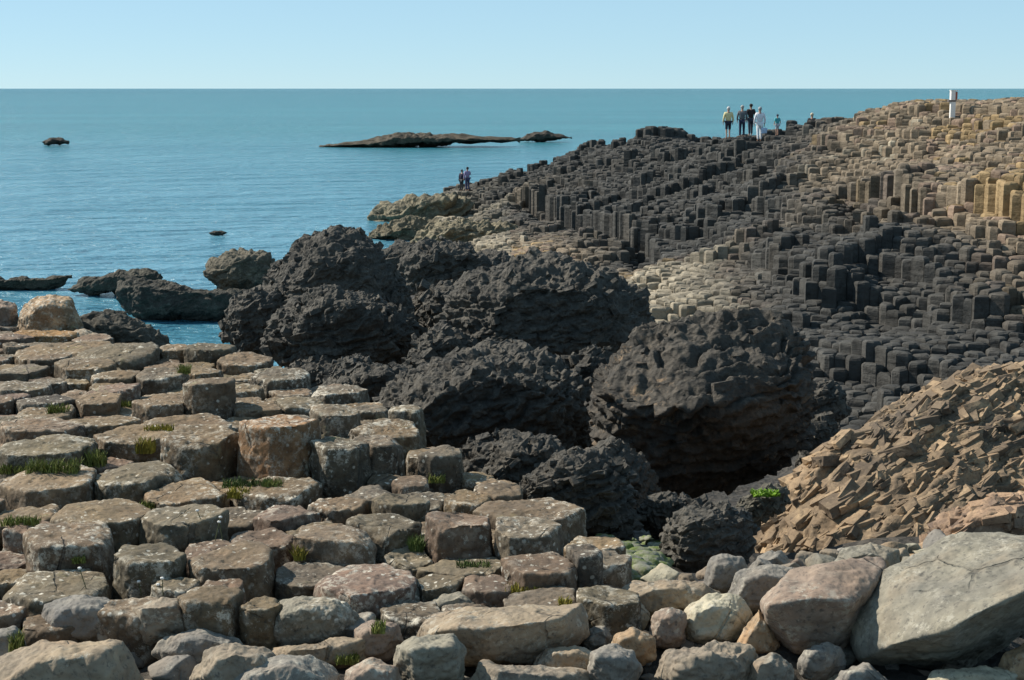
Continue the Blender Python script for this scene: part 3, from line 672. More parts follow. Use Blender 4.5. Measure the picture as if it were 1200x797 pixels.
DB([(520, 555), (545, 515), (600, 495), (660, 515), (670, 560), (610, 590), (550, 585)], 14.6, 'black boulder sloping down to the end of the pavement', sub=7, cell=.18, amp=.07, seed=89)
DB([(690, 510), (698, 440), (745, 395), (810, 371), (880, 366), (935, 384), (956, 415), (955, 500), (925, 550), (850, 580), (770, 580), (715, 555)], 15.9, 'overhanging black boulder with brown top and deep shadow below',
   front=((705, 465, -1.0), (775, 482, -1.5), (860, 480, -1.5), (935, 445, -1.0), (830, 420, -.9)), cell=.24, amp=.07, bigk=.07, strata=1.7, e1=(.97, .1, .12), p=22, seed=99, mat=M_CRUST)
DB([(600, 580), (620, 545), (655, 522), (700, 518), (735, 540), (748, 580), (740, 635), (680, 650), (620, 620)], 11.6, 'ribbed black boulder in front of the overhang', cell=.15, amp=.055, strata=1.0, seed=110, squash=2.2)
DB([(768, 650), (775, 615), (800, 592), (845, 583), (878, 597), (886, 625), (875, 660), (830, 680), (785, 680)], 10.4, 'rounded charcoal boulder beside the green algae', sub=7, cell=.10, amp=.03, seed=121, tint=(1.25, 1.25, 1.25, 1))
DB([(938, 480), (945, 455), (968, 440), (992, 455), (998, 485), (970, 505), (945, 500)], 22, 'small black rock squeezed behind the ochre outcrop', sub=6, cell=.18, amp=.06, seed=132)
DB([(740, 610), (755, 585), (800, 575), (830, 590), (820, 625), (765, 630)], 11.8, 'low rubbly black rock under the overhang', sub=7, cell=.12, amp=.05, seed=143)
DB([(860, 600), (872, 580), (900, 566), (925, 570), (920, 600), (885, 618)], 12.4, 'grey rock topped with bright green weed', sub=6, cell=.14, amp=.04, seed=154, tint=(1.5, 1.5, 1.4, 1))
# the ochre outcrop and its small pinkish neighbour
DB([(868, 660), (876, 610), (915, 550), (1000, 492), (1090, 458), (1200, 432), (1330, 425), (1400, 520), (1380, 680), (1200, 700), (1000, 690)], 13.6, 'large crumbling ochre outcrop of tilted slabs on the right',
   front=((885, 640, -.8), (930, 590, -.5), (1000, 655, -1.3), (1090, 645, -1.5), (1060, 560, -.4), (1250, 600, -1.2), (1350, 560, -.6), (1150, 520, .1)), thick=3.2, mat=M_ORANGE, cell=.21, amp=.05, chip=(9000, .045, .22), squash=2.3, p=18, facet=1.3, strata=1.3, e1=(.85, .25, .46), stretch=.6, grow=.985, seed=165, name='rock_outcrop', cat='outcrop', group='outcrops beside the gully', sub=8)
DB([(1080, 640), (1092, 612), (1130, 592), (1180, 580), (1240, 585), (1250, 640), (1170, 665), (1100, 660)], 9.9, 'pinkish white-flecked rock under the ochre outcrop', sub=7, mat=M_ORANGE, tint=(1.15, 1.08, 1.12, 1), chip=(260, .05, .16), cell=.12, amp=.035, seed=176, name='boulder', group='boulders at the foot of the outcrop')
# rocks along the water
sh = dict(mat=M_SHORE, group='rocks along the shore', name='shore_rock', cat='rock')
DB([(240, 325), (250, 305), (270, 291), (295, 288), (322, 297), (332, 320), (320, 345), (260, 345)], 62, 'pale dome of rock in the water behind the black boulders', sub=7, cell=.6, amp=.2, seed=201, tint=(1.5, 1.45, 1.35, 1), **sh)
DB([(130, 350), (140, 328), (180, 326), (240, 332), (290, 338), (310, 355), (290, 378), (200, 376), (145, 372)], 60, 'long dark ledge of rock between two strips of water', sub=7, cell=.5, amp=.16, seed=212, tint=(.75, .78, .8, 1), **sh)
DB([(75, 340), (100, 325), (140, 315), (185, 316), (195, 328), (160, 345), (100, 347)], 67, 'low humped rock at the left end of the dark ledge', sub=7, cell=.5, amp=.14, seed=223, tint=(.9, .92, .9, 1), **sh)
DB([(-40, 335), (-10, 325), (40, 323), (80, 330), (70, 341), (0, 343)], 69, 'flat weedy rock at the water along the left edge', sub=7, cell=.5, amp=.12, seed=234, tint=(.8, .8, .75, 1), **sh)
DB([(74, 402), (88, 372), (122, 361), (165, 370), (202, 398), (212, 416), (150, 428), (84, 428)], 17.4, 'dark rounded rock with lichen patches at the back of the pavement', sub=7, cell=.16, amp=.05, seed=245, **sh)
DB([(425, 262), (435, 243), (470, 228), (510, 224), (545, 226), (560, 245), (540, 272), (480, 280), (440, 275)], 106, 'pale craggy point below the two fishing figures', sub=7, cell=1.1, amp=.5, seed=256, tint=(2.3, 2.2, 1.9, 1), **sh)
DB([(428, 275), (445, 258), (490, 250), (525, 262), (530, 295), (500, 306), (455, 290)], 93, 'pale broken rock where the water reaches in behind the black dome', sub=7, cell=.9, amp=.45, seed=306, tint=(1.7, 1.6, 1.35, 1), **sh)
DB([(470, 285), (500, 262), (560, 252), (610, 268), (600, 292), (530, 306), (490, 303)], 84, 'pale layered shelf at the foot of the causeway', sub=7, cell=.8, amp=.4, seed=267, tint=(2.4, 2.25, 1.9, 1), squash=2.8, **sh)
DB([(366, 172), (395, 166), (435, 161), (475, 154), (520, 155), (565, 160), (612, 162), (612, 166), (500, 172), (400, 176)], 240, 'long low skerry out in the bay', sub=7, cell=1.6, amp=.5, bigk=.03, thick=8, merge=3, seed=278, tint=(1.0, .92, .85, 1), **sh)
DB([(605, 163), (620, 154), (640, 152), (660, 157), (674, 162), (650, 166), (610, 167)], 262, 'small dark knob at the right end of the skerry', sub=6, cell=1.4, amp=.3, bigk=.04, thick=4, merge=3, seed=289, tint=(.75, .7, .7, 1), **sh)
DB([(49, 166), (56, 161), (70, 160), (80, 164), (82, 170), (52, 171)], 246, 'lone dark rock in the sea near the left edge', sub=6, cell=1.5, amp=.3, thick=3, merge=4, seed=290, tint=(.6, .55, .55, 1), **sh)
DB([(243, 273), (250, 270), (260, 270), (268, 273), (262, 276), (247, 276)], 95, 'tiny rock barely breaking the water beyond the pale dome', sub=5, cell=.4, amp=.05, thick=.6, merge=4, seed=291, tint=(.5, .5, .5, 1), **sh)

# ------------------------------------------------------------------ beach boulders in front
C_GN, C_TN, C_PL, C_GY, C_PN, C_OR, C_BR = (.285, .268, .215), (.35, .285, .205), (.49, .46, .35), (.27, .255, .225), (.33, .26, .205), (.42, .30, .185), (.31, .262, .20)
HBB = 2.82
BEACH = []
def beach(sil, color, noun, where, front=(), base=None, thick=None, p=14, sub=7, dsp=1.0, mat=None, d=None):
    yb = max(b for a, b in sil); xm = sum(a for a, b in sil) / len(sil); w = max(a for a, b in sil) - min(a for a, b in sil)
    if d is None:
        q = on_plane(xm, min(yb, 830), base or HBB); d = q[1] + .30 * w * q[1] / F
    c, N, H = hull_planes(hull_rock('boulder', sil, d, front, thick), 16)
    V, Fc = rock_verts(N, H, sub, p * 2.2); eg = EDGE; V = V + c; nr = normals_of(V, Fc); k = len(BEACH) * 13 + 400; size = H.mean()
    f1, f2, cid, off = worley(V / size * 1.5 + k, k)
    fac = off[:, 0] * np.cos(cid * 6.28) + off[:, 1] * np.sin(cid * 6.28) + off[:, 2] * np.cos(cid * 17); fac = fac * np.clip((f2 - f1) / .3, 0, 1)
    V = V + nr * (dsp * (.085 * size * fac + .03 * size * fbm(V / size * 1.4, 3, k) + .012 * fbm(V * 7, 4, k + 3, .55) + .004 * fbm(V * 30, 3, k + 5)))[:, None]
    o = link('boulder', with_edge(np_mesh('boulder', V - c, Fc), eg), mat or M_BOULD, loc=c); o.color = color + (1,)
    tag(o, noun + ' ' + where, 'boulder', 'loose boulders heaped in the foreground')
    BEACH.append(dict(x=c[0], y=c[1], r=(V[:, 0].max() - V[:, 0].min()) / 2, ref='the ' + noun))
    return o
beach([(983, 715), (992, 700), (1065, 656), (1115, 643), (1200, 627), (1290, 630), (1310, 690), (1200, 748), (1110, 790), (1015, 792), (1003, 772)], C_GN, 'great greenish slab', 'filling the lower right corner',
      front=((1006, 770, -.22), (1060, 752, -.42), (1120, 730, -.52), (1210, 690, -.52), (1290, 652, -.45)), sub=8, p=22, dsp=.7)
beach([(893, 705), (925, 670), (990, 657), (1038, 662), (1036, 692), (1015, 735), (990, 772), (935, 772), (903, 748)], C_PN, 'tan block with a black front', 'left of the great greenish slab',
      front=((897, 710, -.22), (940, 703, -.26), (990, 702, -.25), (1015, 697, -.18), (935, 765, -.12), (985, 765, -.12)), p=24, dsp=.7)
beach([(793, 735), (805, 710), (830, 697), (858, 697), (880, 714), (882, 735), (866, 757), (820, 757), (800, 750)], C_PL, 'pale rounded boulder', 'with a dark right side', p=12)
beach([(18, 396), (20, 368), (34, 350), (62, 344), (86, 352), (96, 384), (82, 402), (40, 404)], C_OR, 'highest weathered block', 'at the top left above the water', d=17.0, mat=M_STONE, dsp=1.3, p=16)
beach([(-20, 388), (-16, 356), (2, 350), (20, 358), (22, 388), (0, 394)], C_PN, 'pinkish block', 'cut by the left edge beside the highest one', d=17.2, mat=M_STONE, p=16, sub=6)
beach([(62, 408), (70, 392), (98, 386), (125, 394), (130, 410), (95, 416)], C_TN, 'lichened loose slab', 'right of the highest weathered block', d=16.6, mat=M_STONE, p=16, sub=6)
beach([(925, 674), (945, 652), (1000, 643), (1024, 664), (990, 684), (940, 684)], C_GY, 'broken grey slab', 'at the foot of the ochre outcrop', p=20, d=9.5)
beach([(1040, 664), (1066, 640), (1112, 630), (1136, 650), (1096, 672)], C_OR, 'reddish broken slab', 'at the foot of the ochre outcrop', p=20, d=9.6)
beach([(878, 672), (888, 652), (915, 646), (934, 664), (908, 680)], C_GY, 'small dark wedge', 'between the charcoal boulder and the ochre outcrop', p=20, sub=6, d=9.7)
beach([(720, 722), (730, 690), (760, 680), (810, 679), (846, 694), (838, 716), (800, 722), (735, 730)], C_TN, 'long tan boulder', 'behind the pale rounded one', p=14)
beach([(716, 728), (728, 708), (750, 704), (762, 718), (756, 742), (730, 746)], C_GN, 'small grey-green boulder', 'in front of the long tan one', p=18, sub=6)
beach([(760, 745), (768, 718), (785, 711), (802, 720), (804, 752), (785, 762), (765, 760)], C_PN, 'pink boulder', 'left of the pale rounded one', p=14, sub=6)
beach([(857, 766), (880, 728), (892, 716), (900, 724), (914, 757), (905, 770)], C_OR, 'pointed orange stone', 'leaning against the black-fronted block', p=26, sub=6)
beach([(852, 700), (862, 672), (900, 662), (935, 668), (915, 690), (898, 722), (866, 722)], C_GY, 'grey slab', 'behind the pointed orange stone', p=18)
beach([(824, 690), (832, 655), (852, 648), (872, 655), (880, 680), (862, 700), (835, 700)], C_GY, 'upright grey rock', 'under the charcoal boulder', p=18, sub=6)
beach([(970, 665), (985, 645), (1020, 638), (1052, 645), (1058, 668), (1035, 692), (985, 690)], C_GN, 'pale rock', 'below the ochre outcrop', p=16)
beach([(935, 778), (942, 762), (965, 752), (986, 762), (988, 785), (965, 795), (942, 793)], C_GY, 'small grey cobble', 'under the black-fronted block', p=10, sub=6)
beach([(768, 800), (780, 765), (830, 753), (880, 760), (895, 785), (885, 815), (790, 820)], C_BR, 'rough brown slab', 'below the pale rounded boulder', p=16, dsp=1.6)
beach([(874, 800), (882, 772), (905, 764), (928, 780), (930, 812), (885, 818)], C_BR, 'knobbly stone', 'right of the rough brown slab', p=14, sub=6)
beach([(688, 795), (694, 765), (718, 755), (742, 764), (752, 785), (740, 812), (700, 815)], C_GY, 'dark-faced grey boulder', 'at the bottom right of centre', front=((700, 770, -.12), (735, 772, -.12), (720, 800, -.1)), p=18)
beach([(626, 780), (640, 760), (680, 756), (702, 768), (700, 792), (640, 796)], C_TN, 'flat tan stone', 'in front of the biggest flat block', p=18, sub=6)
beach([(540, 815), (555, 788), (620, 780), (690, 786), (700, 820), (600, 830)], C_BR, 'wide buff slab', 'cut by the bottom edge', p=16)
beach([(710, 768), (718, 745), (742, 737), (766, 748), (768, 772), (735, 782)], C_OR, 'orange-patched stone', 'beside the pink boulder', p=16, sub=6)
beach([(683, 752), (692, 738), (708, 734), (718, 745), (714, 760), (692, 762)], C_GY, 'small angular grey stone', 'right of the biggest flat block', p=22, sub=6)
beach([(1165, 800), (1178, 765), (1205, 752), (1240, 765), (1240, 812)], C_OR, 'orange stone', 'cut by the right edge under the great slab', p=14, sub=6)
beach([(1075, 815), (1095, 788), (1150, 782), (1200, 790), (1200, 825)], C_PL, 'pale slab', 'under the great greenish slab', p=14, sub=6)
beach([(975, 812), (985, 785), (1010, 778), (1035, 795), (1060, 815)], C_GY, 'grey wedge stone', 'at the lower tip of the great slab', p=18, sub=6)
beach([(40, 735), (52, 708), (90, 698), (130, 704), (152, 724), (150, 752), (80, 760), (48, 755)], C_GY, 'rounded grey-green boulder', 'in front of the dished disc', p=11)
beach([(146, 740), (152, 712), (178, 702), (212, 704), (228, 728), (215, 755), (170, 764), (150, 758)], C_BR, 'boulder with a dark blunt face', 'right of the grey-green one', front=((165, 712, -.12), (205, 711, -.12), (222, 732, -.08), (175, 750, -.1)), p=20)
beach([(-40, 800), (0, 772), (40, 756), (100, 752), (150, 762), (172, 800), (150, 850), (0, 860)], C_TN, 'big smooth brown boulder', 'in the bottom left corner', p=10)
beach([(-20, 760), (-5, 738), (18, 735), (30, 752), (25, 782), (-10, 785)], C_GY, 'mossy grey boulder', 'at the left edge above the smooth brown one', p=12, sub=6)
beach([(178, 765), (195, 745), (235, 738), (280, 748), (298, 768), (260, 785), (200, 785)], C_GY, 'blue-grey slab', 'behind the lower left boulders', p=14)
beach([(222, 795), (240, 765), (275, 752), (318, 762), (335, 790), (300, 815), (240, 820)], C_BR, 'angular brown boulder', 'left of the big grey one below', p=18)
beach([(245, 820), (265, 785), (310, 768), (360, 768), (395, 785), (405, 825), (330, 850)], C_GY, 'big grey boulder', 'cut by the bottom edge', p=10)
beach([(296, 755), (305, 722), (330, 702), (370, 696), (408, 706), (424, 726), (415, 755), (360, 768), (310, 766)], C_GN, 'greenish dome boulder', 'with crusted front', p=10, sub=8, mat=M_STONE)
beach([(352, 745), (358, 728), (395, 720), (436, 722), (442, 735), (425, 756), (365, 758)], C_GY, 'slab with black front', 'leaning on the greenish dome', front=((362, 736, -.12), (425, 737, -.14), (370, 752, -.08), (420, 752, -.08)), p=22)
beach([(305, 775), (320, 758), (380, 752), (432, 758), (428, 780), (350, 790)], C_TN, 'flat tan ledge', 'below the greenish dome', p=14)
beach([(410, 762), (416, 738), (438, 726), (468, 730), (475, 752), (455, 775), (420, 777)], C_PN, 'two-toned boulder', 'left of the cubic grey block', p=14)
beach([(460, 790), (464, 758), (482, 745), (530, 743), (543, 760), (540, 800), (500, 815), (465, 810)], C_GN, 'cubic grey block', 'with a black front at the bottom', front=((466, 758, -.06), (485, 762, -.14), (535, 763, -.12), (490, 800, -.1), (535, 795, -.08)), p=24)
beach([(492, 752), (500, 730), (545, 714), (620, 710), (682, 714), (690, 745), (660, 768), (590, 782), (520, 778)], C_TN, 'biggest flat-topped block', 'with an orange stain on its front', front=((505, 740, -.15), (570, 737, -.26), (660, 731, -.18), (575, 774, -.2), (650, 765, -.12), (515, 772, -.12)), p=26, sub=8, dsp=.7)
beach([(448, 715), (462, 694), (484, 684), (500, 700), (505, 718), (470, 724)], C_GN, 'rounded triangle boulder', 'on the smooth slabs', p=12, sub=6)
beach([(490, 722), (505, 702), (540, 691), (570, 704), (580, 722), (530, 732)], C_GN, 'long low rounded boulder', 'behind the biggest flat-topped block', p=12, sub=6)
beach([(396, 815), (405, 785), (435, 772), (468, 782), (475, 815), (430, 830)], C_PN, 'pink-brown stone', 'at the bottom edge beside the cubic block', p=14, sub=6)
beach([(455, 745), (470, 727), (505, 722), (525, 735), (510, 752), (470, 756)], C_TN, 'low tan stone', 'behind the cubic grey block', p=14, sub=6)

def small_stones():
    reg = [(560, 722), (700, 700), (760, 672), (880, 652), (1090, 628), (1210, 640), (1210, 815), (-20, 815), (-20, 742), (140, 728), (300, 745), (440, 720)]
    placed = []; tries = 0
    while len(placed) < 250 and tries < 12000:
        tries += 1; x, y = R.uniform(-2.8, 4.6), R.uniform(5.9, 10.8); px, py = pix(x, y, CH - HBB)
        if not inside(reg, px, py): continue
        r = R.choice((.05, .06, .08, .09, .11, .13))
        if any((x - a) ** 2 + (y - b) ** 2 < ((r + c) * .85) ** 2 for a, b, c in placed): continue
        if any((x - q['x']) ** 2 + (y - q['y']) ** 2 < (q['r'] * .62) ** 2 for q in BEACH): continue
        placed.append((x, y, r))
        n = R.randint(9, 14); pts = []
        for _ in range(n):
            v = np.array((R.gauss(0, 1), R.gauss(0, 1), R.gauss(0, .8))); v /= np.linalg.norm(v); pts.append(tuple(v * r * np.array((1.15, 1, .8)) * R.uniform(.85, 1.15)))
        c, N, H = hull_planes(pts, 8); V, Fc = rock_verts(N, np.maximum(H, r * .3), 5, R.uniform(10, 22))
        V = V + normals_of(V, Fc) * (.004 * fbm(V * 25 + x * 9, 4, len(placed)))[:, None]
        o = link('cobble', np_mesh('cobble', V, Fc), M_BOULD, loc=(x, y, CH - HBB - .1 + r * R.uniform(.4, .9)))
        t = R.choice((C_GN, C_TN, C_GY, C_PN, C_BR, C_GY, C_PL)); k = R.uniform(.7, 1.1); o.color = (t[0] * k, t[1] * k, t[2] * k, 1)
        word = {C_GN: 'greenish', C_TN: 'tan', C_GY: 'grey', C_PN: 'pinkish', C_BR: 'brown', C_PL: 'pale'}[t]
        m = min(BEACH, key=lambda q: (q['x'] - x) ** 2 + (q['y'] - y) ** 2)
        tag(o, 'small %s stone %s %s' % (word, relation(x - m['x'], y - m['y']), m['ref']), 'stone', 'small stones between the boulders')
small_stones()

# ------------------------------------------------------------------ people
def skin(name, J, E, roots, mat, parent, k, sub=1):
    me = bpy.data.meshes.new(name); bm = bmesh.new(); ly = bm.verts.layers.skin.verify(); vs = {}
    for key, (x, y, z, r) in J.items():
        v = bm.verts.new((x * k, y * k, z * k)); v[ly].radius = (r * k, r * k * .9); v[ly].use_root = key in roots; vs[key] = v
    for a, b in E: bm.edges.new((vs[a], vs[b]))
    bm.to_mesh(me); bm.free(); o = link(name, me, mat, parent)
    o.modifiers.new('skin', 'SKIN').use_smooth_shade = True
    m = o.modifiers.new('sub', 'SUBSURF'); m.levels = m.render_levels = sub
    return o
def person(px, d, h, rz, label, top, legs, skin_c, hair, shorts=False, sleeve=True, stride=.0, lean=0.0, sit=False, group=None, z=None, raise_arm=0.0):
    x = (px - 600) / F * d; zz = causeway_top(x, d) if z is None else z
    root = empty('person', (x, d, zz), rz); tag(root, label, 'person', group, 'thing'); k = h / 1.75
    ms = plain('skin', skin_c + (1,), .6, .08); mt = plain('cloth_top', top + (1,), .9, .15); ml = plain('cloth_legs', legs + (1,), .9, .15); mh = plain('hair', hair + (1,), .8, .2)
    dz = -.42 if sit else 0
    J = {'pelvis': (0, 0, .95 + dz, .12), 'waist': (0, lean * .3, 1.1 + dz, .115), 'chest': (0, lean, 1.32 + dz, .14), 'neck': (0, lean * 1.2, 1.49 + dz, .055),
         'jaw': (0, lean * 1.2 + .02, 1.57 + dz, .075), 'skull': (0, lean * 1.2 + .01, 1.66 + dz, .088)}
    E = [('pelvis', 'waist'), ('waist', 'chest'), ('chest', 'neck'), ('neck', 'jaw'), ('jaw', 'skull')]
    for sd, sx in (('l', -1), ('r', 1)):
        st = stride * sx; up = raise_arm if sx > 0 else 0
        J.update({'sh' + sd: (.19 * sx, lean, 1.42 + dz, .055), 'el' + sd: (.26 * sx, lean - .03 + up * .1, 1.15 + dz + up * .05, .043), 'wr' + sd: (.27 * sx, lean + .06 + up * .25, .92 + dz + up * .3, .031), 'pa' + sd: (.27 * sx, lean + .08 + up * .3, .85 + dz + up * .33, .034)})
        if sit: J.update({'hi' + sd: (.1 * sx, .02, .9 + dz, .085), 'kn' + sd: (.13 * sx, .42, .52, .058), 'an' + sd: (.13 * sx, .46, .09, .042), 'to' + sd: (.14 * sx, .6, .04, .034)})
        else: J.update({'hi' + sd: (.09 * sx, 0, .9, .085), 'kn' + sd: (.1 * sx, .03 + st, .5, .058), 'an' + sd: (.1 * sx, st * 1.2 - .02, .09, .042), 'to' + sd: (.11 * sx, st * 1.2 + .13, .04, .034)})
        E += [('chest', 'sh' + sd), ('sh' + sd, 'el' + sd), ('el' + sd, 'wr' + sd), ('wr' + sd, 'pa' + sd), ('pelvis', 'hi' + sd), ('hi' + sd, 'kn' + sd), ('kn' + sd, 'an' + sd), ('an' + sd, 'to' + sd)]
        pa = J['pa' + sd]
        for f_, (fx, fy, ln) in enumerate(((.0, .028, .07), (.0, .010, .085), (.0, -.008, .08), (.0, -.026, .06), (-.03 * sx, .04, .045))):
            a, b, c_ = 'f%d%s' % (f_, sd), 'g%d%s' % (f_, sd), 'h%d%s' % (f_, sd)
            J[a] = (pa[0] + fx * .3, pa[1] + fy, pa[2], .011); J[b] = (pa[0] + fx, pa[1] + fy * 1.1, pa[2] - ln * .6, .0095); J[c_] = (pa[0] + fx - .015 * sx, pa[1] + fy * 1.1 + .006, pa[2] - ln, .008)
            E += [(a, b), (b, c_)]
    hd = J['skull']
    J['n0'] = (0, hd[1] + .075, hd[2] - .04, .016); J['n1'] = (0, hd[1] + .105, hd[2] - .055, .012); E.append(('n0', 'n1'))
    for sd, sx in (('l', -1), ('r', 1)):
        J['e0' + sd] = (.078 * sx, hd[1] - .005, hd[2] - .03, .015); J['e1' + sd] = (.092 * sx, hd[1] - .015, hd[2] - .015, .014); E.append(('e0' + sd, 'e1' + sd))
    roots = {'pelvis', 'n0', 'e0l', 'e0r'} | {'f%d%s' % (f_, sd) for f_ in range(5) for sd in 'lr'}
    skin('body', J, E, roots, ms, root, k)
    def cut(keys, grow):
        return {q: J[q][:3] + (J[q][3] * grow * (1.16 if q in ('chest', 'waist', 'pelvis', 'shl', 'shr') else 1.05) + .014,) for q in keys}, [e for e in E if e[0] in keys and e[1] in keys]
    ks = ['pelvis', 'waist', 'chest', 'shl', 'shr', 'ell', 'elr'] + (['wrl', 'wrr'] if sleeve else [])
    a, b = cut(ks, 1.16); skin('jacket' if sleeve else 'shirt', a, b, {'pelvis'}, mt, root, k)
    a, b = cut(['pelvis', 'hil', 'hir', 'knl', 'knr'] + ([] if shorts else ['anl', 'anr']), 1.14); skin('shorts' if shorts else 'trousers', a, b, {'pelvis'}, ml, root, k)
    D, Fc = ico(3); V = D * np.array((.098, .105, .10)) * k + np.array((0, hd[1] - .022, hd[2] + .022)) * k
    link('hair', np_mesh('hair', V, Fc), mh, root)
    return root
SK = (.45, .27, .19); grp = 'walkers on the crest of the causeway'
person(851, 84, 1.72, .1, 'person in a pale yellow jacket and dark shorts on the dark crest', (.72, .62, .33), (.03, .035, .05), SK, (.6, .58, .55), shorts=True, stride=.06, group=grp)
person(867, 85, 1.72, -.15, 'person in a grey jacket and navy trousers beside the yellow jacket', (.13, .14, .15), (.03, .04, .075), SK, (.4, .38, .35), group=grp, stride=.05)
person(877, 86.5, 1.74, .2, 'person in black, half hidden between the grey jacket and the white outfit', (.035, .03, .03), (.05, .06, .08), SK, (.03, .025, .02), group=grp, stride=.08)
pw = person(887.5, 82, 1.80, .05, 'person all in white walking away with a bag in the right hand', (.78, .78, .8), (.78, .78, .78), SK, (.35, .36, .36), group=grp, stride=.1)
person(908, 85, 1.15, .3, 'child in a teal top with dark hair, right of the person in white', (.08, .38, .40), (.5, .52, .55), SK, (.03, .03, .05), shorts=True, sleeve=False, group=grp, stride=.05)
person(948, 86, 1.68, -.4, 'fair-haired person in dark clothes sitting apart on the crest', (.03, .03, .035), (.04, .04, .05), SK, (.62, .52, .36), sit=True, group='people resting on the crest', z=P(948, 160, 86)[2])
pg = 'pair at the water on the pale point'
person(548, 112, 1.72, .5, 'dark-haired person with a lilac top standing on the pale point', (.30, .26, .42), (.06, .07, .14), SK, (.02, .02, .025), group=pg, raise_arm=1.0)
person(541, 113, 1.55, -.6, 'shorter person in black beside the lilac top on the pale point', (.035, .035, .06), (.05, .055, .06), SK, (.05, .04, .035), group=pg, lean=.06)
def bag():                                  # carried bag: body and two handles
    x = (892.6 - 600) / F * 82; z = pw.location.z + .42
    root = empty('carrier_bag', (x, 81.95, z)); tag(root, 'pale blue carrier bag hanging from the hand of the person in white', 'bag')
    c, N, H = hull_planes([(sx * w, sy * .07, zz) for sx in (-1, 1) for sy in (-1, 1) for zz, w in ((0, .15), (.30, .17))], 5)
    V, Fc = rock_verts(N, H, 4, 14); V = V + c; V += normals_of(V, Fc) * (.012 * fbm(V * 9, 3, 5))[:, None]
    link('pouch', np_mesh('pouch', V, Fc), plain('bag_plastic', (.50, .62, .78, 1), .45, .1), root)
    for sy in (-1, 1):
        J = {i: (-.08 + .04 * i, sy * .03, .29 + .1 * math.sin(i / 4 * math.pi), .008) for i in range(5)}
        skin('handle', J, [(i, i + 1) for i in range(4)], {0}, plain('bag_handle', (.5, .62, .78, 1), .5, .1), root, 1)
bag()

# ------------------------------------------------------------------ marker post on the crest
def box_bm(bm, x0, x1, y0, y1, z0, z1, bev=.008):
    r = bmesh.ops.create_cube(bm, size=1)
    for v in r['verts']: v.co = Vector(((x0 + x1) / 2 + v.co.x * (x1 - x0), (y0 + y1) / 2 + v.co.y * (y1 - y0), (z0 + z1) / 2 + v.co.z * (z1 - z0)))
    bmesh.ops.bevel(bm, geom=list({e for v in r['verts'] for e in v.link_edges}), offset=bev, segments=2, affect='EDGES')
def boxes(name, bs, mat, parent):
    bm = bmesh.new()
    for b in bs: box_bm(bm, *b)
    me = bpy.data.meshes.new(name); bm.to_mesh(me); bm.free(); return link(name, me, mat, parent)
def marker():
    d = 64; x = (1110.5 - 600) / F * d; z = P(1110.5, 144, d)[2]
    root = empty('marker_post', (x, d, z)); tag(root, 'white marker post with a red-sided box on top, standing on the tan crest', 'post')
    wh = plain('white_paint', (.78, .76, .72, 1), .6, .06); rd = plain('red_paint', (.34, .10, .06, 1), .6, .1); gy = plain('galvanised_steel', (.16, .13, .12, 1), .5, .15)
    boxes('post', [(-.10, .10, -.09, .09, -.5, .86)], wh, root)
    boxes('bracket', [(-.20, .13, -.11, .11, .86, .93)], gy, root)
    bx = boxes('box', [(-.11, .07, -.12, .12, .93, 1.30)], wh, root)
    boxes('side_panel', [(.072, .15, -.12, .12, .94, 1.27)], rd, bx)
    boxes('lid', [(-.13, .17, -.14, .14, 1.302, 1.335)], wh, bx)
marker()

# ------------------------------------------------------------------ grass, flowers, weed
bpy.context.view_layer.update(); DG = bpy.context.evaluated_depsgraph_get()
def surface(px, py):                        # the stone or ground that carries a plant
    r = Vector(ray(px, py)).normalized(); ok, loc, *_ = SC.ray_cast(DG, Vector((0, 0, CH)), r)
    return np.array(loc[:]) if ok else on_plane(px, py, HB)
def blades(name, n, w, hgt, mat, depth=.10, wide=.0038, lean=.5):
    V, Fs = [], []
    for _ in range(n):
        x, y = R.uniform(-w / 2, w / 2), R.uniform(-depth / 2, depth / 2); a = R.uniform(0, 6.28); L = hgt * R.uniform(.5, 1.1); b = R.uniform(.1, lean) * L; th = R.uniform(0, 3.14)
        dx, dy = math.cos(th) * wide, math.sin(th) * wide; o = len(V)
        for t, ww in ((0, 1), (.5, .85), (.85, .5), (1, .1)):
            cx, cy, cz = x + math.cos(a) * b * t * t, y + math.sin(a) * b * t * t, L * t * (1 - .25 * t * b / L)
            V += [(cx - dx * ww, cy - dy * ww, cz), (cx + dx * ww, cy + dy * ww, cz)]
        for q in range(3): Fs.append((o + 2 * q, o + 2 * q + 1, o + 2 * q + 3, o + 2 * q + 2))
    me = bpy.data.meshes.new(name); me.from_pydata(V, [], Fs); me.update(); return link(name, me, mat)
M_GRASS = plain('grass_blades', (.155, .175, .042, 1), .7, .55, 45); M_GRASSD = plain('dark_green_turf', (.07, .10, .025, 1), .7, .5, 9); M_MOSS = plain('yellow_moss', (.24, .21, .035, 1), .9, .4, 14)  # the turf is a darker green than the blades
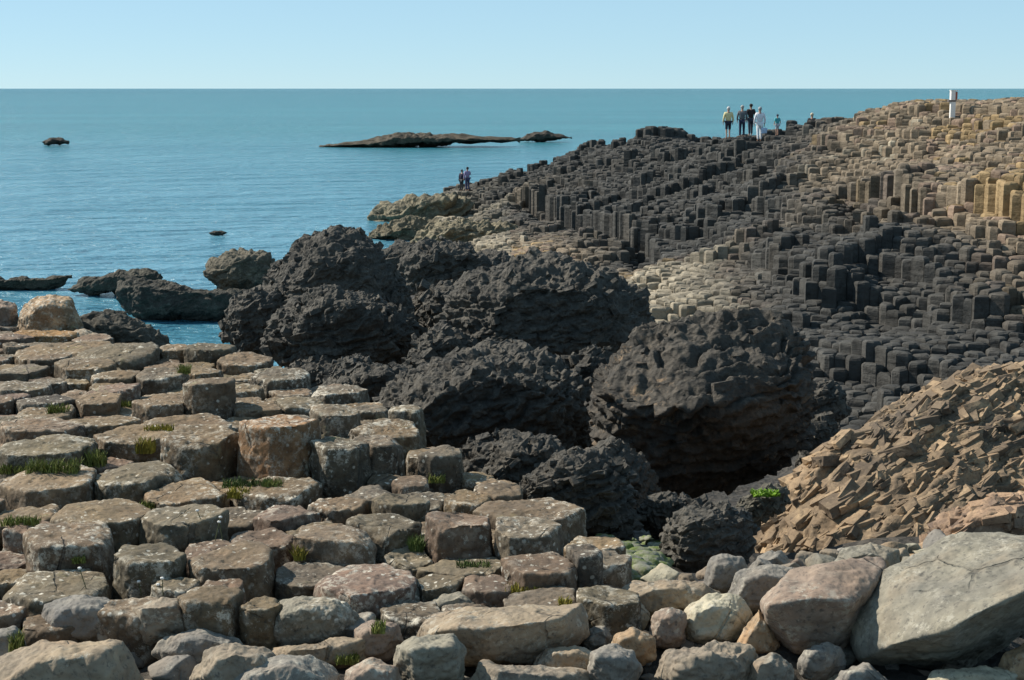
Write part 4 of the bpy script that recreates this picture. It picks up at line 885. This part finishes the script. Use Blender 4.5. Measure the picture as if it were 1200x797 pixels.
for (px, py, w, hp, m, lb) in [
  (62, 553, 62, 16, M_GRASS, 'widest grass tuft, under the mossy ledge slab'), (112, 545, 26, 18, M_GRASS, 'grass tuft at the right end of the mossy ledge slab'),
  (16, 552, 36, 10, M_GRASS, 'grass tuft at the left edge under the mossy ledge slab'), (68, 484, 22, 12, M_GRASS, 'grass tuft at the corner of the dark-fronted slab'), (146, 476, 30, 8, M_GRASS, 'grass tuft in front of the pink-fronted low block'),
  (170, 528, 22, 16, M_MOSS, 'yellow-green tuft left of the broad round-topped block'), (186, 503, 34, 7, M_MOSS, 'yellow-green tuft on the buff slab'), (216, 436, 14, 10, M_GRASS, 'grass tuft beside the white-nosed stump'),
  (290, 568, 60, 9, M_GRASSD, 'dark grass tuft in the shadow of the tallest orange-sided block'), (320, 570, 22, 10, M_GRASS, 'grass tuft at the foot of the orange face'),
  (352, 652, 14, 15, M_MOSS, 'yellow-green tuft left of the clipped-corner block'), (488, 642, 18, 16, M_GRASSD, 'dark tuft between the pale-topped and pink-sided blocks'), (512, 562, 20, 9, M_GRASS, 'grass tuft below the twin-stepped stump'),
  (280, 580, 26, 10, M_MOSS, 'yellow tuft on the mossy left edge of the wide slab'), (25, 612, 44, 9, M_GRASS, 'grass tuft behind the angular slab at left'), (94, 655, 16, 7, M_GRASS, 'grass tuft on the front of the angular slab'),
  (175, 592, 22, 7, M_GRASS, 'grass tuft beside the lichen-crusted slab'), (612, 692, 44, 6, M_MOSS, 'yellow moss strip under the white-capped pink block'), (662, 708, 16, 8, M_MOSS, 'yellow moss clump left of the hollowed slab'),
  (408, 772, 26, 8, M_GRASS, 'grass tuft beside the flat tan ledge'), (444, 736, 16, 9, M_GRASS, 'grass tuft right of the greenish dome boulder'), (20, 760, 14, 22, M_GRASS, 'grass tuft beside the mossy grey boulder'), (555, 664, 40, 6, M_GRASSD, 'dark tuft under the pink-sided block')]:
    q = surface(px, py); mp = q[1] / F
    o = blades('grass_tuft', int(70 + w * 5), w * mp, max(hp * mp * 1.25, .05), m); o.location = q - np.array((0, .0, .015))
    tag(o, lb, 'grass', 'grass tufts between the stones')
M_STEM = plain('flower_stem', (.10, .11, .05, 1), .8, .2); M_PETAL = plain('white_petals', (.78, .77, .72, 1), .8, .05)
def flower(px, py, hp, lb):
    q = surface(px, py); mp = q[1] / F; h = hp * mp; root = empty('wildflower', q); tag(root, lb, 'flower', 'white flowers between the stones', 'thing')
    a = R.uniform(-.02, .02); J = {i: (a * i, 0, h * i / 3, .003) for i in range(4)}
    skin('stem', J, [(0, 1), (1, 2), (2, 3)], {0}, M_STEM, root, 1)
    D, Fc = ico(3); V = D * np.array((.009, .009, .007)) * (1 + .25 * np.sin(5 * np.arctan2(D[:, 1], D[:, 0])))[:, None] + np.array((a * 3, 0, h))
    link('flower_head', np_mesh('flower_head', V, Fc), M_PETAL, root)
for f_ in [(244, 632, 36, 'tallest white flower beside the smooth grey hexagonal stump'), (252, 634, 30, 'middle white flower beside the smooth grey hexagonal stump'), (261, 634, 24, 'shortest white flower, right of the smooth grey hexagonal stump'),
           (166, 698, 18, 'leftmost white flower in front of the dark-fronted leaning block'), (178, 698, 14, 'shortest white flower in front of the dark-fronted leaning block'), (191, 698, 22, 'tallest white flower in front of the dark-fronted leaning block'),
           (101, 690, 26, 'single white flower between the dished disc and the leaning block')]: flower(*f_)
def hit(px, py):
    r = ray(px, py)
    for t in np.arange(6, 30, .05):
        q = np.array((0, 0, CH)) + r * t
        if q[2] < float(ground_z(q[None, :2])[0]) + .02: return q
    return q
def weed():
    V, Fs = [], []; D, Fc = ico(3); o = 0
    for _ in range(330):
        q = hit(R.uniform(700, 776), R.uniform(636, 690)); r = R.uniform(.02, .065)
        v = D * r * np.array((1.2, 1, .7)) * (1 + .25 * fbm(D * 1.3 + q, 2, 3))[:, None] + q + np.array((0, 0, r * R.uniform(.3, 1.6))); V.append(v); Fs.append(Fc + o); o += len(v)
    s = NT('algae_on_pebbles'); n = s.noise(9, 5, .7)
    m = s.done(s.mix(s.rng(n, .42, .58), (.25, .245, .19, 1), (.12, .16, .035, 1)), .7, s.bump(s.noise(60, 4), .5, .01))
    tag(link('algae_pebbles', np_mesh('algae_pebbles', np.concatenate(V), np.concatenate(Fs)), m), 'pebbles coated in green algae beside the dark square end block', 'pebbles', kind='stuff')
    q = P(897, 576, 12.1)
    w = blades('seaweed', 260, .22, .045, plain('bright_weed', (.15, .27, .02, 1), .5, .3), .14, .008, 1.4); w.location = q; w.location.z -= .03
    tag(w, 'patch of bright green weed between the overhang and the ochre outcrop', 'seaweed')
weed()
